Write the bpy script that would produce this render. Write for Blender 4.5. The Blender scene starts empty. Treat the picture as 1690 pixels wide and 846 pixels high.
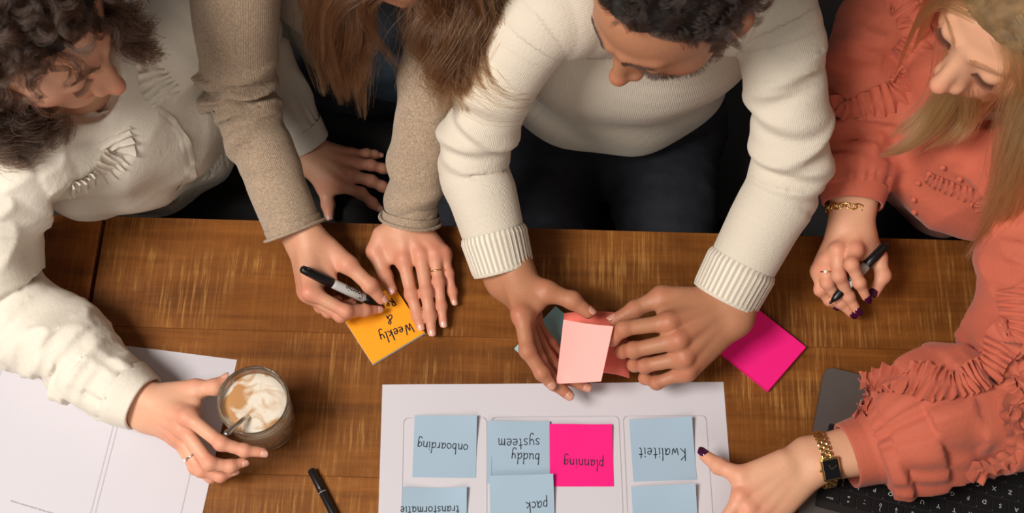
import bpy, math, random
import numpy as np
from mathutils import Vector, Matrix
random.seed(7); RNG = np.random.default_rng(7)
SC = bpy.context.scene
COL = SC.collection
# ---------------------------------------------------------------- camera
# world: table top is z = 0, x runs along the table, y away from the photographer, metres
TILT = math.radians(24.0); FPX = 2226.0; DIST = 1.731; W, H = 1690, 846
cam_d = bpy.data.cameras.new('camera'); cam = bpy.data.objects.new('camera', cam_d); COL.objects.link(cam)
cam_d.sensor_width = 36.0; cam_d.lens = FPX / W * 36.0; cam_d.clip_start = 0.05
cam.location = (0, -DIST * math.sin(TILT), DIST * math.cos(TILT)); cam.rotation_euler = (TILT, 0, 0)
SC.camera = cam
cam_d.dof.use_dof = True; cam_d.dof.focus_distance = 1.70; cam_d.dof.aperture_fstop = 5.6
# ---------------------------------------------------------------- world, lights, exposure
wd = bpy.data.worlds.new('world'); SC.world = wd; wd.use_nodes = True
wd.node_tree.nodes['Background'].inputs[0].default_value = (1.0, 0.95, 0.9, 1)
wd.node_tree.nodes['Background'].inputs[1].default_value = 0.10
def area(name, loc, target, sx, sy, power, col):
    l = bpy.data.lights.new(name, 'AREA'); l.shape = 'RECTANGLE'; l.size = sx; l.size_y = sy; l.energy = power; l.color = col
    o = bpy.data.objects.new(name, l); COL.objects.link(o); o.location = loc
    o.rotation_euler = (Vector(target) - Vector(loc)).to_track_quat('-Z', 'Y').to_euler(); return o
area('window_light', (-1.5, -0.85, 2.6), (0.0, 0.0, 0.0), 1.05, 0.9, 96, (1.0, 0.93, 0.85))
area('front_fill_light', (-0.3, -2.0, 1.7), (0.0, -0.1, 0.0), 1.4, 1.0, 16, (1.0, 0.9, 0.78))  # soft fill added from the near side, not a fitting in the room
SC.view_settings.view_transform = 'Standard'; SC.view_settings.look = 'None'
SC.view_settings.exposure = 0.0; SC.view_settings.gamma = 1.0; SC.view_settings.use_curve_mapping = False
# ---------------------------------------------------------------- helpers
_ct, _st = math.cos(TILT), math.sin(TILT)
def P(px, py, h=0.0):
    """where a sight line of the survey camera meets the height h above the table top"""
    u = (px - W / 2) / FPX; v = (H / 2 - py) / FPX
    d = np.array([u, v * _ct + _st, v * _st - _ct]); c = np.array([0, -DIST * _st, DIST * _ct])
    return c + d * ((h - c[2]) / d[2])
def A(*a): return np.array(a, float)
def nrm(v): v = np.asarray(v, float); return v / (np.linalg.norm(v) + 1e-12)
def meta(o, label=None, cat=None, group=None, kind=None):
    if label: o['label'] = label
    if cat: o['category'] = cat
    if group: o['group'] = group
    if kind: o['kind'] = kind
    return o
def empty(name, loc=(0, 0, 0), rz=0.0, parent=None):
    o = bpy.data.objects.new(name, None); COL.objects.link(o); o.location = loc; o.rotation_euler = (0, 0, rz); o.empty_display_size = .05
    if parent: o.parent = parent
    return o
def link(name, me, mat=None, parent=None):
    o = bpy.data.objects.new(name, me); COL.objects.link(o)
    if mat and not me.materials: me.materials.append(mat)
    if parent: o.parent = parent; o.matrix_parent_inverse = parent_inv(parent)
    return o
def parent_inv(p):
    m = p.matrix_basis.copy(); q = p
    while q.parent: m = q.parent.matrix_basis @ q.matrix_parent_inverse @ m if q is p else q.parent.matrix_basis @ q.matrix_parent_inverse @ m; q = q.parent
    return m.inverted()
def mesh_np(name, V, F, smooth=True, attrs=None):
    """V (n,3); F list of faces or (m,k) array"""
    me = bpy.data.meshes.new(name); V = np.asarray(V, np.float32)
    if isinstance(F, np.ndarray):
        m, k = F.shape; tot = np.full(m, k, np.int32); flat = F.astype(np.int32).ravel()
    else:
        tot = np.array([len(f) for f in F], np.int32); flat = np.array([i for f in F for i in f], np.int32)
    st = np.zeros(len(tot), np.int32); st[1:] = np.cumsum(tot)[:-1]
    me.vertices.add(len(V)); me.vertices.foreach_set('co', V.ravel())
    me.loops.add(len(flat)); me.loops.foreach_set('vertex_index', flat)
    me.polygons.add(len(tot)); me.polygons.foreach_set('loop_start', st); me.polygons.foreach_set('loop_total', tot)
    me.polygons.foreach_set('use_smooth', np.full(len(tot), smooth, bool))
    for k, v in (attrs or {}).items():
        v = np.asarray(v, np.float32)
        a = me.attributes.new(k, 'FLOAT_VECTOR' if v.ndim == 2 else 'FLOAT', 'POINT')
        a.data.foreach_set('vector' if v.ndim == 2 else 'value', v.ravel())
    me.update(calc_edges=True); me.validate(); return me
class MB:
    """collects shapes into one mesh"""
    def __init__(s): s.V = []; s.F = []; s.n = 0
    def add(s, V, F):
        V = np.asarray(V, float).reshape(-1, 3); s.V.append(V); s.F += [tuple(int(i) + s.n for i in f) for f in F]; s.n += len(V); return s
    def box(s, c, d, R=None, bev=0.0):
        c = np.asarray(c, float); d = np.asarray(d, float) / 2
        if bev <= 0:
            V = np.array([[x, y, z] for x in (-1, 1) for y in (-1, 1) for z in (-1, 1)], float) * d
            F = [(0, 1, 3, 2), (4, 6, 7, 5), (0, 4, 5, 1), (2, 3, 7, 6), (0, 2, 6, 4), (1, 5, 7, 3)]
        else:  # bevelled box: outline of 8 corners inset in three layers
            b = min(bev, d.min() * .95); V = []
            ol = [(-d[0] + b, -d[1]), (d[0] - b, -d[1]), (d[0], -d[1] + b), (d[0], d[1] - b), (d[0] - b, d[1]), (-d[0] + b, d[1]), (-d[0], d[1] - b), (-d[0], -d[1] + b)]
            for z, k in ((-d[2], b), (-d[2] + b, 0), (d[2] - b, 0), (d[2], b)):
                for x, y in ol: V.append((x - math.copysign(min(k, abs(x)), x), y - math.copysign(min(k, abs(y)), y), z))
            V = np.array(V); F = [tuple(range(7, -1, -1)), tuple(range(24, 32))]
            for l in range(3):
                for i in range(8): F.append((l * 8 + i, l * 8 + (i + 1) % 8, l * 8 + 8 + (i + 1) % 8, l * 8 + 8 + i))
        if R is not None: V = V @ np.asarray(R).T
        return s.add(V + c, F)
    def tube(s, pts, rad, n=8, cap=True, closed=False):
        V, F = tube_geo(pts, rad, n, cap, closed); return s.add(V, F)
    def lathe(s, prof, n=48, c=(0, 0, 0)):
        V = []; F = []; m = len(prof)
        for r, z in prof:
            for i in range(n): a = 2 * math.pi * i / n; V.append((r * math.cos(a) + c[0], r * math.sin(a) + c[1], z + c[2]))
        for j in range(m - 1):
            for i in range(n): F.append((j * n + i, j * n + (i + 1) % n, (j + 1) * n + (i + 1) % n, (j + 1) * n + i))
        if prof[0][0] > 1e-6: F.append(tuple(range(n - 1, -1, -1)))
        if prof[-1][0] > 1e-6: F.append(tuple((m - 1) * n + i for i in range(n)))
        return s.add(V, F)
    def build(s, name, mat=None, parent=None, smooth=False, M=None):
        V = np.vstack(s.V)
        if M is not None: V = V @ M[:3, :3].T + M[:3, 3]
        return link(name, mesh_np(name, V, s.F, smooth), mat, parent)
def frames(pts, up=None, closed=False):
    pts = np.asarray(pts, float); n = len(pts)
    T = np.array([nrm(pts[min(i + 1, n - 1)] - pts[max(i - 1, 0)]) for i in range(n)]) if not closed else np.array([nrm(pts[(i + 1) % n] - pts[i - 1]) for i in range(n)])
    u = A(0, 0, 1) if up is None else np.asarray(up, float)
    if abs(T[0] @ nrm(u)) > .97: u = A(0, 1, 0)
    N = np.zeros_like(T); v = nrm(u - T[0] * (u @ T[0]))
    for i in range(n): v = nrm(v - T[i] * (v @ T[i])); N[i] = v
    return T, N, np.cross(T, N)
def tube_geo(pts, rad, n=8, cap=True, closed=False):
    pts = np.asarray(pts, float); m = len(pts); rad = np.broadcast_to(np.asarray(rad, float), (m,))
    T, N, B = frames(pts, closed=closed); a = np.arange(n) * 2 * math.pi / n
    V = (pts[:, None] + rad[:, None, None] * (np.cos(a)[None, :, None] * N[:, None] + np.sin(a)[None, :, None] * B[:, None])).reshape(-1, 3)
    F = []
    for j in range(m if closed else m - 1):
        k = (j + 1) % m
        for i in range(n): F.append((j * n + i, j * n + (i + 1) % n, k * n + (i + 1) % n, k * n + i))
    if cap and not closed: F.append(tuple(range(n - 1, -1, -1))); F.append(tuple((m - 1) * n + i for i in range(n)))
    return V, F
def spline(pts, n, closed=False):
    """Catmull-Rom through rows of pts (any number of columns)"""
    p = np.asarray(pts, float); m = len(p)
    if m == 2 and not closed: return p[0] + (p[1] - p[0]) * np.linspace(0, 1, n)[:, None]
    if closed: q = np.vstack([p[-1], p, p[0], p[1]]); seg = m
    else: q = np.vstack([2 * p[0] - p[1], p, 2 * p[-1] - p[-2]]); seg = m - 1
    t = np.linspace(0, seg, n, endpoint=not closed); i = np.minimum(t.astype(int), seg - 1); f = (t - i)[:, None]
    a, b, c, d = q[i], q[i + 1], q[i + 2], q[i + 3]
    return .5 * (2 * b + (c - a) * f + (2 * a - 5 * b + 4 * c - d) * f ** 2 + (3 * b - a - 3 * c + d) * f ** 3)
def resample(pts, n):
    s = np.r_[0, np.cumsum(np.linalg.norm(np.diff(pts[:, :3], axis=0), axis=1))]
    t = np.linspace(0, s[-1], n); return np.stack([np.interp(t, s, pts[:, k]) for k in range(pts.shape[1])], 1)
def rotz(a): c, s = math.cos(a), math.sin(a); return np.array([[c, -s, 0], [s, c, 0], [0, 0, 1.0]])
def axes(x, y, z, o=(0, 0, 0)):
    M = np.eye(4); M[:3, 0] = x; M[:3, 1] = y; M[:3, 2] = z; M[:3, 3] = o; return M
# ---- signed distance shapes and their surface
def smin(a, b, k): h = np.clip(.5 + .5 * (b - a) / k, 0, 1); return b * (1 - h) + a * h - k * h * (1 - h)
def smax(a, b, k): return -smin(-a, -b, k)
def rcone(p, a, b, ra, rb):
    a = np.asarray(a, float); ba = np.asarray(b, float) - a; pa = p - a
    t = np.clip(pa @ ba / (ba @ ba + 1e-12), 0, 1); return np.linalg.norm(pa - t[:, None] * ba, axis=1) - (ra + (rb - ra) * t)
def ball(p, c, r): return np.linalg.norm(p - np.asarray(c, float), axis=1) - r
def ellip(p, c, r, R=None):
    q = p - np.asarray(c, float)
    if R is not None: q = q @ R
    r = np.asarray(r, float); k0 = np.linalg.norm(q / r, axis=1); k1 = np.linalg.norm(q / r ** 2, axis=1) + 1e-9
    return k0 * (k0 - 1) / k1
from concurrent.futures import ThreadPoolExecutor
POOL = ThreadPoolExecutor(4)
def surf(f, lo, hi, h, slack=1.35):
    lo = np.asarray(lo, float); n = (np.ceil((np.asarray(hi, float) - lo) / h / 4).astype(int)) * 4 + 1
    ax = [lo[k] + h * np.arange(n[k]) for k in range(3)]
    def ev(q):
        return np.concatenate(list(POOL.map(f, [q[i:i + 25000] for i in range(0, len(q), 25000)])))
    cg = np.stack(np.meshgrid(*[a[::4] for a in ax], indexing='ij'), -1); cs = cg.shape[:3]
    D = ev(cg.reshape(-1, 3)).reshape(cs)
    m = np.full(tuple(s - 1 for s in cs), 1e9)
    for dx in (0, 1):
        for dy in (0, 1):
            for dz in (0, 1): m = np.minimum(m, np.abs(D[dx:cs[0] - 1 + dx, dy:cs[1] - 1 + dy, dz:cs[2] - 1 + dz]))
    act = m < 3.5 * h * slack
    mask = np.zeros(tuple(n), bool)
    up = act.repeat(4, 0).repeat(4, 1).repeat(4, 2)
    for dx in (0, 1):
        for dy in (0, 1):
            for dz in (0, 1): mask[dx:dx + up.shape[0], dy:dy + up.shape[1], dz:dz + up.shape[2]] |= up
    V = D.repeat(4, 0).repeat(4, 1).repeat(4, 2)[:n[0], :n[1], :n[2]].astype(float)
    idx = np.argwhere(mask); V[mask] = ev(lo + idx * h)
    for k in range(3):  # close the surface at the bounds
        s = [slice(None)] * 3; s[k] = 0; V[tuple(s)] = np.maximum(V[tuple(s)], h * .3); s[k] = -1; V[tuple(s)] = np.maximum(V[tuple(s)], h * .3)
    S = V < 0; c8 = np.zeros(tuple(n - 1), np.int8)
    for dx in (0, 1):
        for dy in (0, 1):
            for dz in (0, 1): c8 += S[dx:n[0] - 1 + dx, dy:n[1] - 1 + dy, dz:n[2] - 1 + dz]
    cells = np.argwhere((c8 > 0) & (c8 < 8)); ci = -np.ones(tuple(n - 1), np.int64); ci[tuple(cells.T)] = np.arange(len(cells))
    acc = np.zeros((len(cells), 3)); cnt = np.zeros(len(cells))
    for k in range(3):
        e = np.eye(3, dtype=int)[k]; o = [np.eye(3, dtype=int)[j] for j in range(3) if j != k]
        for a in (0, 1):
            for b in (0, 1):
                q = cells + o[0] * a + o[1] * b; v0 = V[tuple(q.T)]; v1 = V[tuple((q + e).T)]; x = (v0 < 0) != (v1 < 0)
                t = np.where(x, v0 / np.where(x, v0 - v1, 1), 0); pt = q + t[:, None] * e
                acc[x] += pt[x]; cnt[x] += 1
    vt = lo + h * acc / np.maximum(cnt, 1)[:, None]
    Q = []
    for k in range(3):
        s0 = [slice(0, -1) if j == k else slice(1, -1) for j in range(3)]; s1 = [slice(1, None) if j == k else slice(1, -1) for j in range(3)]
        a = S[tuple(s0)]; b = S[tuple(s1)]
        base = np.array([0 if j == k else 1 for j in range(3)])
        u, w = [(1, 2), (2, 0), (0, 1)][k]; eu = np.eye(3, dtype=int)[u]; ew = np.eye(3, dtype=int)[w]
        for sel, flip in ((a & ~b, False), (~a & b, True)):
            g = np.argwhere(sel) + base
            if not len(g): continue
            q = np.stack([ci[tuple((g - eu - ew).T)], ci[tuple((g - ew).T)], ci[tuple(g.T)], ci[tuple((g - eu).T)]], 1)
            Q.append(q[:, ::-1] if flip else q)
    return vt, np.vstack(Q)
def relax(V, Q, it=1, lam=.5):
    e = np.vstack([np.stack([Q[:, i], Q[:, (i + 1) % Q.shape[1]]], 1) for i in range(Q.shape[1])]); e = np.vstack([e, e[:, ::-1]]); n = len(V); c = np.maximum(np.bincount(e[:, 0], minlength=n), 1)
    for _ in range(it):
        V = V + lam * (np.stack([np.bincount(e[:, 0], V[e[:, 1], k], n) for k in range(3)], 1) / c[:, None] - V)
    return V
class Path:
    """smooth centre line with radius; gives distance, run length and angle around for points"""
    def __init__(s, pts, rad, n=26, up=(0, 0, 1)):
        q = spline(np.c_[np.asarray(pts, float), np.asarray(rad, float)], n * 3); q = resample(q, n)
        s.c = q[:, :3]; s.r = q[:, 3]; s.T, s.N, s.B = frames(s.c, up); s.s = np.r_[0, np.cumsum(np.linalg.norm(np.diff(s.c, axis=0), axis=1))]; s.L = s.s[-1]
    def at(s, t):
        """point, tangent, normal, binormal, radius at run length t"""
        i = lambda a: np.array([np.interp(t, s.s, a[:, k]) for k in range(3)])
        return i(s.c), nrm(i(s.T)), nrm(i(s.N)), nrm(i(s.B)), np.interp(t, s.s, s.r)
    def ev(s, p):
        best = np.full(len(p), 1e9); run = np.zeros(len(p)); th = np.zeros(len(p)); dist = np.zeros(len(p)); rr = np.zeros(len(p))
        for i in range(len(s.c) - 1):
            a = s.c[i]; ba = s.c[i + 1] - a; pa = p - a; t = np.clip(pa @ ba / (ba @ ba), 0, 1)
            q = pa - t[:, None] * ba; d = np.linalg.norm(q, axis=1); r = s.r[i] + (s.r[i + 1] - s.r[i]) * t; w = d - r < best
            best[w] = (d - r)[w]; run[w] = s.s[i] + t[w] * (s.s[i + 1] - s.s[i]); dist[w] = d[w]; rr[w] = r[w]; th[w] = np.arctan2(q[w] @ s.B[i], q[w] @ s.N[i])
        return best, run, th, dist, rr
def vnoise(p, scale, seed=0):
    """cheap smooth noise in -1..1 from a few rotated sines"""
    r = np.random.default_rng(seed); o = np.zeros(len(p))
    for k in range(5):
        d = nrm(r.normal(size=3)); e = nrm(r.normal(size=3)); o += np.sin(p @ d * scale * (1 + .35 * k) + r.uniform(0, 6) + 1.7 * np.sin(p @ e * scale * .6 + r.uniform(0, 6)))
    return o / 3.2
# ---- materials
def nodes_of(name):
    m = bpy.data.materials.new(name); m.use_nodes = True; nt = m.node_tree; return m, nt, nt.nodes['Principled BSDF']
def mat(name, col, rough=.6, metal=0.0, spec=.5, noise=0.0, nscale=40, bump=0.0, bscale=200, **kw):
    m, nt, b = nodes_of(name); N = nt.nodes; L = nt.links
    b.inputs['Base Color'].default_value = (*col, 1); b.inputs['Roughness'].default_value = rough; b.inputs['Metallic'].default_value = metal; b.inputs['Specular IOR Level'].default_value = spec
    for k, v in kw.items(): b.inputs[k.replace('_', ' ')].default_value = v
    if noise or bump:
        tc = N.new('ShaderNodeTexCoord')
    if noise:
        t = N.new('ShaderNodeTexNoise'); t.inputs['Scale'].default_value = nscale; t.inputs['Detail'].default_value = 5; L.new(tc.outputs['Object'], t.inputs['Vector'])
        r = N.new('ShaderNodeValToRGB'); r.color_ramp.elements[0].position = .3; r.color_ramp.elements[1].position = .7
        r.color_ramp.elements[0].color = (*[c * (1 - noise) for c in col], 1); r.color_ramp.elements[1].color = (*[min(1, c * (1 + noise)) for c in col], 1)
        L.new(t.outputs['Fac'], r.inputs['Fac']); L.new(r.outputs['Color'], b.inputs['Base Color'])
    if bump:
        t = N.new('ShaderNodeTexNoise'); t.inputs['Scale'].default_value = bscale; t.inputs['Detail'].default_value = 4; L.new(tc.outputs['Object'], t.inputs['Vector'])
        u = N.new('ShaderNodeBump'); u.inputs['Strength'].default_value = bump; u.inputs['Distance'].default_value = .002; L.new(t.outputs['Fac'], u.inputs['Height']); L.new(u.outputs['Normal'], b.inputs['Normal'])
    return m
def srgb(r, g, b):
    f = lambda c: ((c / 255 + .055) / 1.055) ** 2.4 if c > 10 else c / 255 / 12.92
    return (f(r), f(g), f(b))
# ---------------------------------------------------------------- floor, table, bench
def wood(name, dark, mid, light, scuff=.55, seed=0.0):
    m, nt, b = nodes_of(name); N = nt.nodes; L = nt.links
    def n(t, **kw):
        x = N.new(t)
        for k, v in kw.items(): x.inputs[k.replace('_', ' ')].default_value = v
        return x
    tc = n('ShaderNodeTexCoord')
    def mapped(scale, off=0.0):
        mp = n('ShaderNodeMapping'); mp.inputs['Scale'].default_value = scale; mp.inputs['Location'].default_value = (seed + off, seed * .7 + off, 0); L.new(tc.outputs['Object'], mp.inputs['Vector']); return mp
    def noise(scale, sc, det=6, rough=.6, dist=0.0, off=0.0):
        t = n('ShaderNodeTexNoise', Scale=sc, Detail=det, Roughness=rough, Distortion=dist); L.new(mapped(scale, off).outputs[0], t.inputs['Vector']); return t.outputs['Fac']
    def ramp(src, stops):
        r = n('ShaderNodeValToRGB'); e = r.color_ramp.elements
        while len(e) < len(stops): e.new(.5)
        for x, (p, c) in zip(e, stops): x.position = p; x.color = (*c, 1) if len(c) == 3 else c
        L.new(src, r.inputs['Fac']); return r.outputs['Color']
    def mix(f, a, bb, mode='MIX', fac=None):
        x = N.new('ShaderNodeMix'); x.data_type = 'RGBA'; x.blend_type = mode
        if fac is not None: x.inputs['Factor'].default_value = fac
        else: L.new(f, x.inputs['Factor'])
        L.new(a, x.inputs['A']); L.new(bb, x.inputs['B']); return x.outputs['Result']
    def mul(a, bb):
        x = N.new('ShaderNodeMath'); x.operation = 'MULTIPLY'; L.new(a, x.inputs[0])
        if isinstance(bb, float): x.inputs[1].default_value = bb
        else: L.new(bb, x.inputs[1])
        return x.outputs[0]
    g0 = (0, 0, 0); g1 = (1, 1, 1)
    grain = noise((1.6, 20, 20), 2.2, 7, .6, .9); blotch = noise((3, 5, 5), 1.6, 4, .55, .4, 3.1); fine = noise((6, 90, 90), 3.0, 4, .7, 0, 5.2)
    col = ramp(grain, [(.18, dark), (.5, mid), (.85, light)])
    col = mix(None, col, ramp(blotch, [(.3, (.55, .5, .45)), (.52, (.92, .9, .87)), (.7, (1.2, 1.2, 1.15))]), 'MULTIPLY', 1.0)
    col = mix(None, col, ramp(fine, [(.3, (.72, .7, .68)), (.7, (1.15, 1.15, 1.15))]), 'MULTIPLY', .25)
    # pale saw marks that run across the boards, in patches
    saw = noise((95, 3.6, 3.6), 2.6, 5, .72, .12, 1.7); patch = noise((3.6, 5, 5), 1.7, 4, .6, .8, 8.3)
    sf = mul(ramp(saw, [(.5, g0), (.66, g1)]), ramp(patch, [(.44, g0), (.62, g1)]))
    col = mix(mul(sf, scuff), col, ramp(fine, [(0, srgb(186, 130, 62)), (1, srgb(206, 156, 90))]))
    # fine even saw ripples over the whole board
    saw2 = noise((190, 3, 3), 2.2, 2, .5, .05, 4.4); col = mix(mul(ramp(saw2, [(.45, g0), (.75, g1)]), .16), col, ramp(fine, [(0, srgb(172, 112, 46)), (1, srgb(180, 120, 54))]))
    # knots
    kn = n('ShaderNodeTexVoronoi', Scale=2.6, Randomness=1.0); L.new(mapped((1.2, 2.6, 2.6), 2.2).outputs[0], kn.inputs['Vector'])
    col = mix(ramp(kn.outputs['Distance'], [(.02, (.75, .75, .75)), (.085, g0)]), col, ramp(fine, [(0, srgb(42, 24, 12)), (1, srgb(52, 30, 15))]))
    L.new(col, b.inputs['Base Color'])
    L.new(ramp(patch, [(.3, (.42, .42, .42)), (.7, (.62, .62, .62))]), b.inputs['Roughness']); b.inputs['Specular IOR Level'].default_value = .22
    bp = n('ShaderNodeBump', Strength=.3, Distance=.0010); L.new(mix(None, grain, saw, 'MIX', .45), bp.inputs['Height']); L.new(bp.outputs['Normal'], b.inputs['Normal'])
    return m
WD = [wood('board_wood_%d' % i, srgb(88 - 4 * (i % 2), 48, 15), srgb(122, 72, 27), srgb(146, 92, 40), .62, 3.7 * i) for i in range(3)]
WRED = wood('reddish_board_wood', srgb(86, 42, 12), srgb(140, 78, 28), srgb(160, 96, 42), .35, 17.3)
DARKW = mat('dark_floor', srgb(30, 24, 20), .55, noise=.3, nscale=6)
f = MB().box((0, 0, -.775), (7, 7, .03)).build('floor', DARKW); meta(f, kind='structure')
e0 = P(100, 354); e1 = P(1450, 392); EX = nrm((e1 - e0)); EY = A(-EX[1], EX[0], 0); E0 = e0 + EX * ((0 - e0[0]) / EX[0])
TM = axes(EX, EY, A(0, 0, 1), E0)                      # table frame: origin on the far edge, x along it
TI = np.linalg.inv(TM)
def tl(p): return (TI @ np.r_[p, 1])[:3]
JX = .5 * (tl(P(170, 366))[0] + tl(P(141, 548))[0])     # the cross joint on the left
JX0 = tl(P(170, 366))[0]
table = empty('table', tuple(E0 + A(0, 0, -.76)), math.atan2(EX[1], EX[0]))
meta(table, 'worn brown wooden table with scuffed planks under everything', 'table')
def board(x0, x1, y0, y1, m):
    c = TM @ A((x0 + x1) / 2, (y0 + y1) / 2, -.02, 1)
    o = MB().box((0, 0, 0), (x1 - x0, y1 - y0, .04), bev=.0006).build('plank', m); o.location = c[:3]; o.rotation_euler = (0, 0, math.atan2(EX[1], EX[0]))
    o.parent = table; o.matrix_parent_inverse = parent_inv(table)
ys = [0, tl(P(700, 553))[1], tl(P(700, 790))[1], -.52, -.72, -.92]
for i in range(5): board(JX + .0025, 1.15, ys[i + 1] + .0001, ys[i] - .0001, WD[i % 3])
board(JX - .21, JX - .0025, -.92, 0, WRED)
board(JX - .43, JX - .2125, -.92, 0, WRED)
leg_w = mat('dark_stained_wood', srgb(46, 28, 16), .5, noise=.2, nscale=20)
for sx in (JX - .33, 1.03):
    for sy in (-.12, -.82):
        o = MB().box((0, 0, 0), (.08, .08, .72), bev=.006).build('leg', leg_w); o.location = (TM @ A(sx, sy, -.40, 1))[:3]; o.parent = table; o.matrix_parent_inverse = parent_inv(table)
o = MB().box((0, 0, 0), (1.6, .03, .05), bev=.004).build('rail', leg_w); o.location = (TM @ A(.1, -.16, -.065, 1))[:3]; o.rotation_euler = (0, 0, math.atan2(EX[1], EX[0])); o.parent = table; o.matrix_parent_inverse = parent_inv(table)
# ---------------------------------------------------------------- paper, notes, lettering
LET = {  # handwritten letters as strokes, baseline 0, x-height .5
 'o': (.46, ['.3 .5 .1 .42 .06 .2 .18 .02 .36 .06 .42 .3 .32 .48 .24 .5']), 'n': (.46, ['.08 .5 .1 0', '.1 .3 .2 .46 .34 .46 .38 .3 .38 .02 .44 0']),
 'b': (.44, ['.1 1 .09 .5 .1 0', '.1 .3 .22 .48 .38 .38 .36 .1 .2 0 .1 .08']), 'a': (.46, ['.36 .44 .2 .5 .06 .3 .1 .05 .24 .04 .36 .3', '.37 .5 .36 .1 .44 0']),
 'r': (.34, ['.1 .5 .1 0', '.1 .28 .18 .45 .32 .46']), 'd': (.46, ['.36 .42 .2 .5 .06 .3 .1 .04 .24 .03 .36 .24', '.4 1 .37 .5 .37 .1 .42 0']),
 'i': (.2, ['.09 .5 .1 .05 .15 0', '.1 .72 .11 .7']), 'g': (.46, ['.36 .42 .22 .5 .06 .32 .12 .08 .26 .08 .36 .32', '.38 .5 .37 0 .34 -.36 .18 -.44 .06 -.32']),
 's': (.38, ['.32 .44 .18 .5 .08 .38 .2 .26 .32 .14 .22 0 .06 .05']), 'y': (.44, ['.07 .5 .1 .2 .2 .08 .34 .2', '.38 .5 .36 .05 .3 -.34 .16 -.42 .06 -.3']),
 't': (.34, ['.16 .84 .15 .3 .18 .05 .28 .0', '.03 .52 .3 .55']), 'e': (.42, ['.08 .24 .34 .3 .34 .46 .18 .5 .06 .26 .14 .03 .36 .06']),
 'm': (.66, ['.08 .5 .1 0', '.1 .3 .2 .48 .31 .42 .32 0', '.32 .3 .42 .48 .54 .42 .55 .05 .62 0']), 'u': (.46, ['.07 .5 .09 .14 .2 0 .36 .16', '.38 .5 .38 .08 .44 0']),
 'p': (.44, ['.1 .5 .08 -.42', '.1 .32 .22 .5 .38 .4 .36 .1 .22 .0 .1 .08']), 'l': (.2, ['.1 1 .09 .4 .1 .05 .16 0']), 'K': (.56, ['.1 .95 .1 0', '.46 .92 .12 .44 .48 0']),
 'w': (.6, ['.06 .5 .14 .02 .3 .36 .42 .02 .54 .5']), 'k': (.44, ['.1 1 .1 0', '.36 .5 .12 .24 .4 0']), 'c': (.38, ['.34 .42 .2 .5 .06 .28 .14 .03 .34 .06']),
 'W': (.8, ['.05 .92 .2 .04 .38 .62 .54 .04 .74 .95']), 'f': (.34, ['.34 .9 .22 .98 .15 .8 .14 .3 .13 -.1', '.03 .48 .3 .5']), 'R': (.56, ['.1 .92 .1 0', '.1 .9 .34 .94 .42 .72 .3 .5 .12 .46', '.2 .48 .48 0']),
 '&': (.6, ['.56 .1 .3 .5 .2 .76 .3 .9 .4 .76 .3 .56 .1 .3 .12 .06 .3 .04 .5 .34']), ' ': (.3, []), 'S': (.5, ['.44 .84 .28 .96 .1 .8 .26 .54 .42 .28 .28 .02 .04 .14']),
 'h': (.44, ['.1 1 .1 0', '.1 .3 .22 .48 .36 .4 .37 .05 .42 0']), 'v': (.42, ['.06 .5 .2 .02 .38 .5']),
}
def write(text, o, xd, yd, size, wdt, m, parent, name='handwriting', lift=None, track=.06):
    """flat ink strokes; o start of the baseline, xd writing direction, yd letter up; lift(p) puts a point on the sheet"""
    mb = MB(); x = 0.0; up = np.cross(xd, yd)
    for ch in text:
        adv, strokes = LET[ch]
        for s in strokes:
            q = np.array([float(v) for v in s.split()]).reshape(-1, 2); q = q + [x, 0] + RNG.normal(0, .012, q.shape)
            q = spline(q, max(4, 5 * len(q))) if len(q) > 2 else spline(q, 3)
            pts = o + size * (q[:, :1] * xd + q[:, 1:] * yd)
            if lift: pts = np.array([lift(p) for p in pts])
            T, _, _ = frames(pts, up); S = np.cross(T, up)
            w = wdt / 2 * (1 + .15 * np.sin(np.arange(len(pts)) * 1.3)); up_o = up * .00025
            V = np.vstack([pts - S * w[:, None] + up_o, pts + S * w[:, None] + up_o]); n = len(pts)
            mb.add(V, [(i, i + 1, n + i + 1, n + i) for i in range(n - 1)])
            for c in (pts[0], pts[-1]):
                a = np.arange(8) * math.pi / 4; mb.add(c + up_o + (np.cos(a)[:, None] * xd + np.sin(a)[:, None] * yd) * wdt / 2, [tuple(range(8))])
        x += adv + track
    return mb.build(name, m, parent)
INK = mat('black_ink', srgb(22, 24, 40), .5)
PAPER = mat('white_paper', srgb(205, 202, 210), .75, bump=.04, bscale=300)
PLINE = mat('grey_print', srgb(176, 172, 178), .8)
A3 = (.42, .297)
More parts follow.
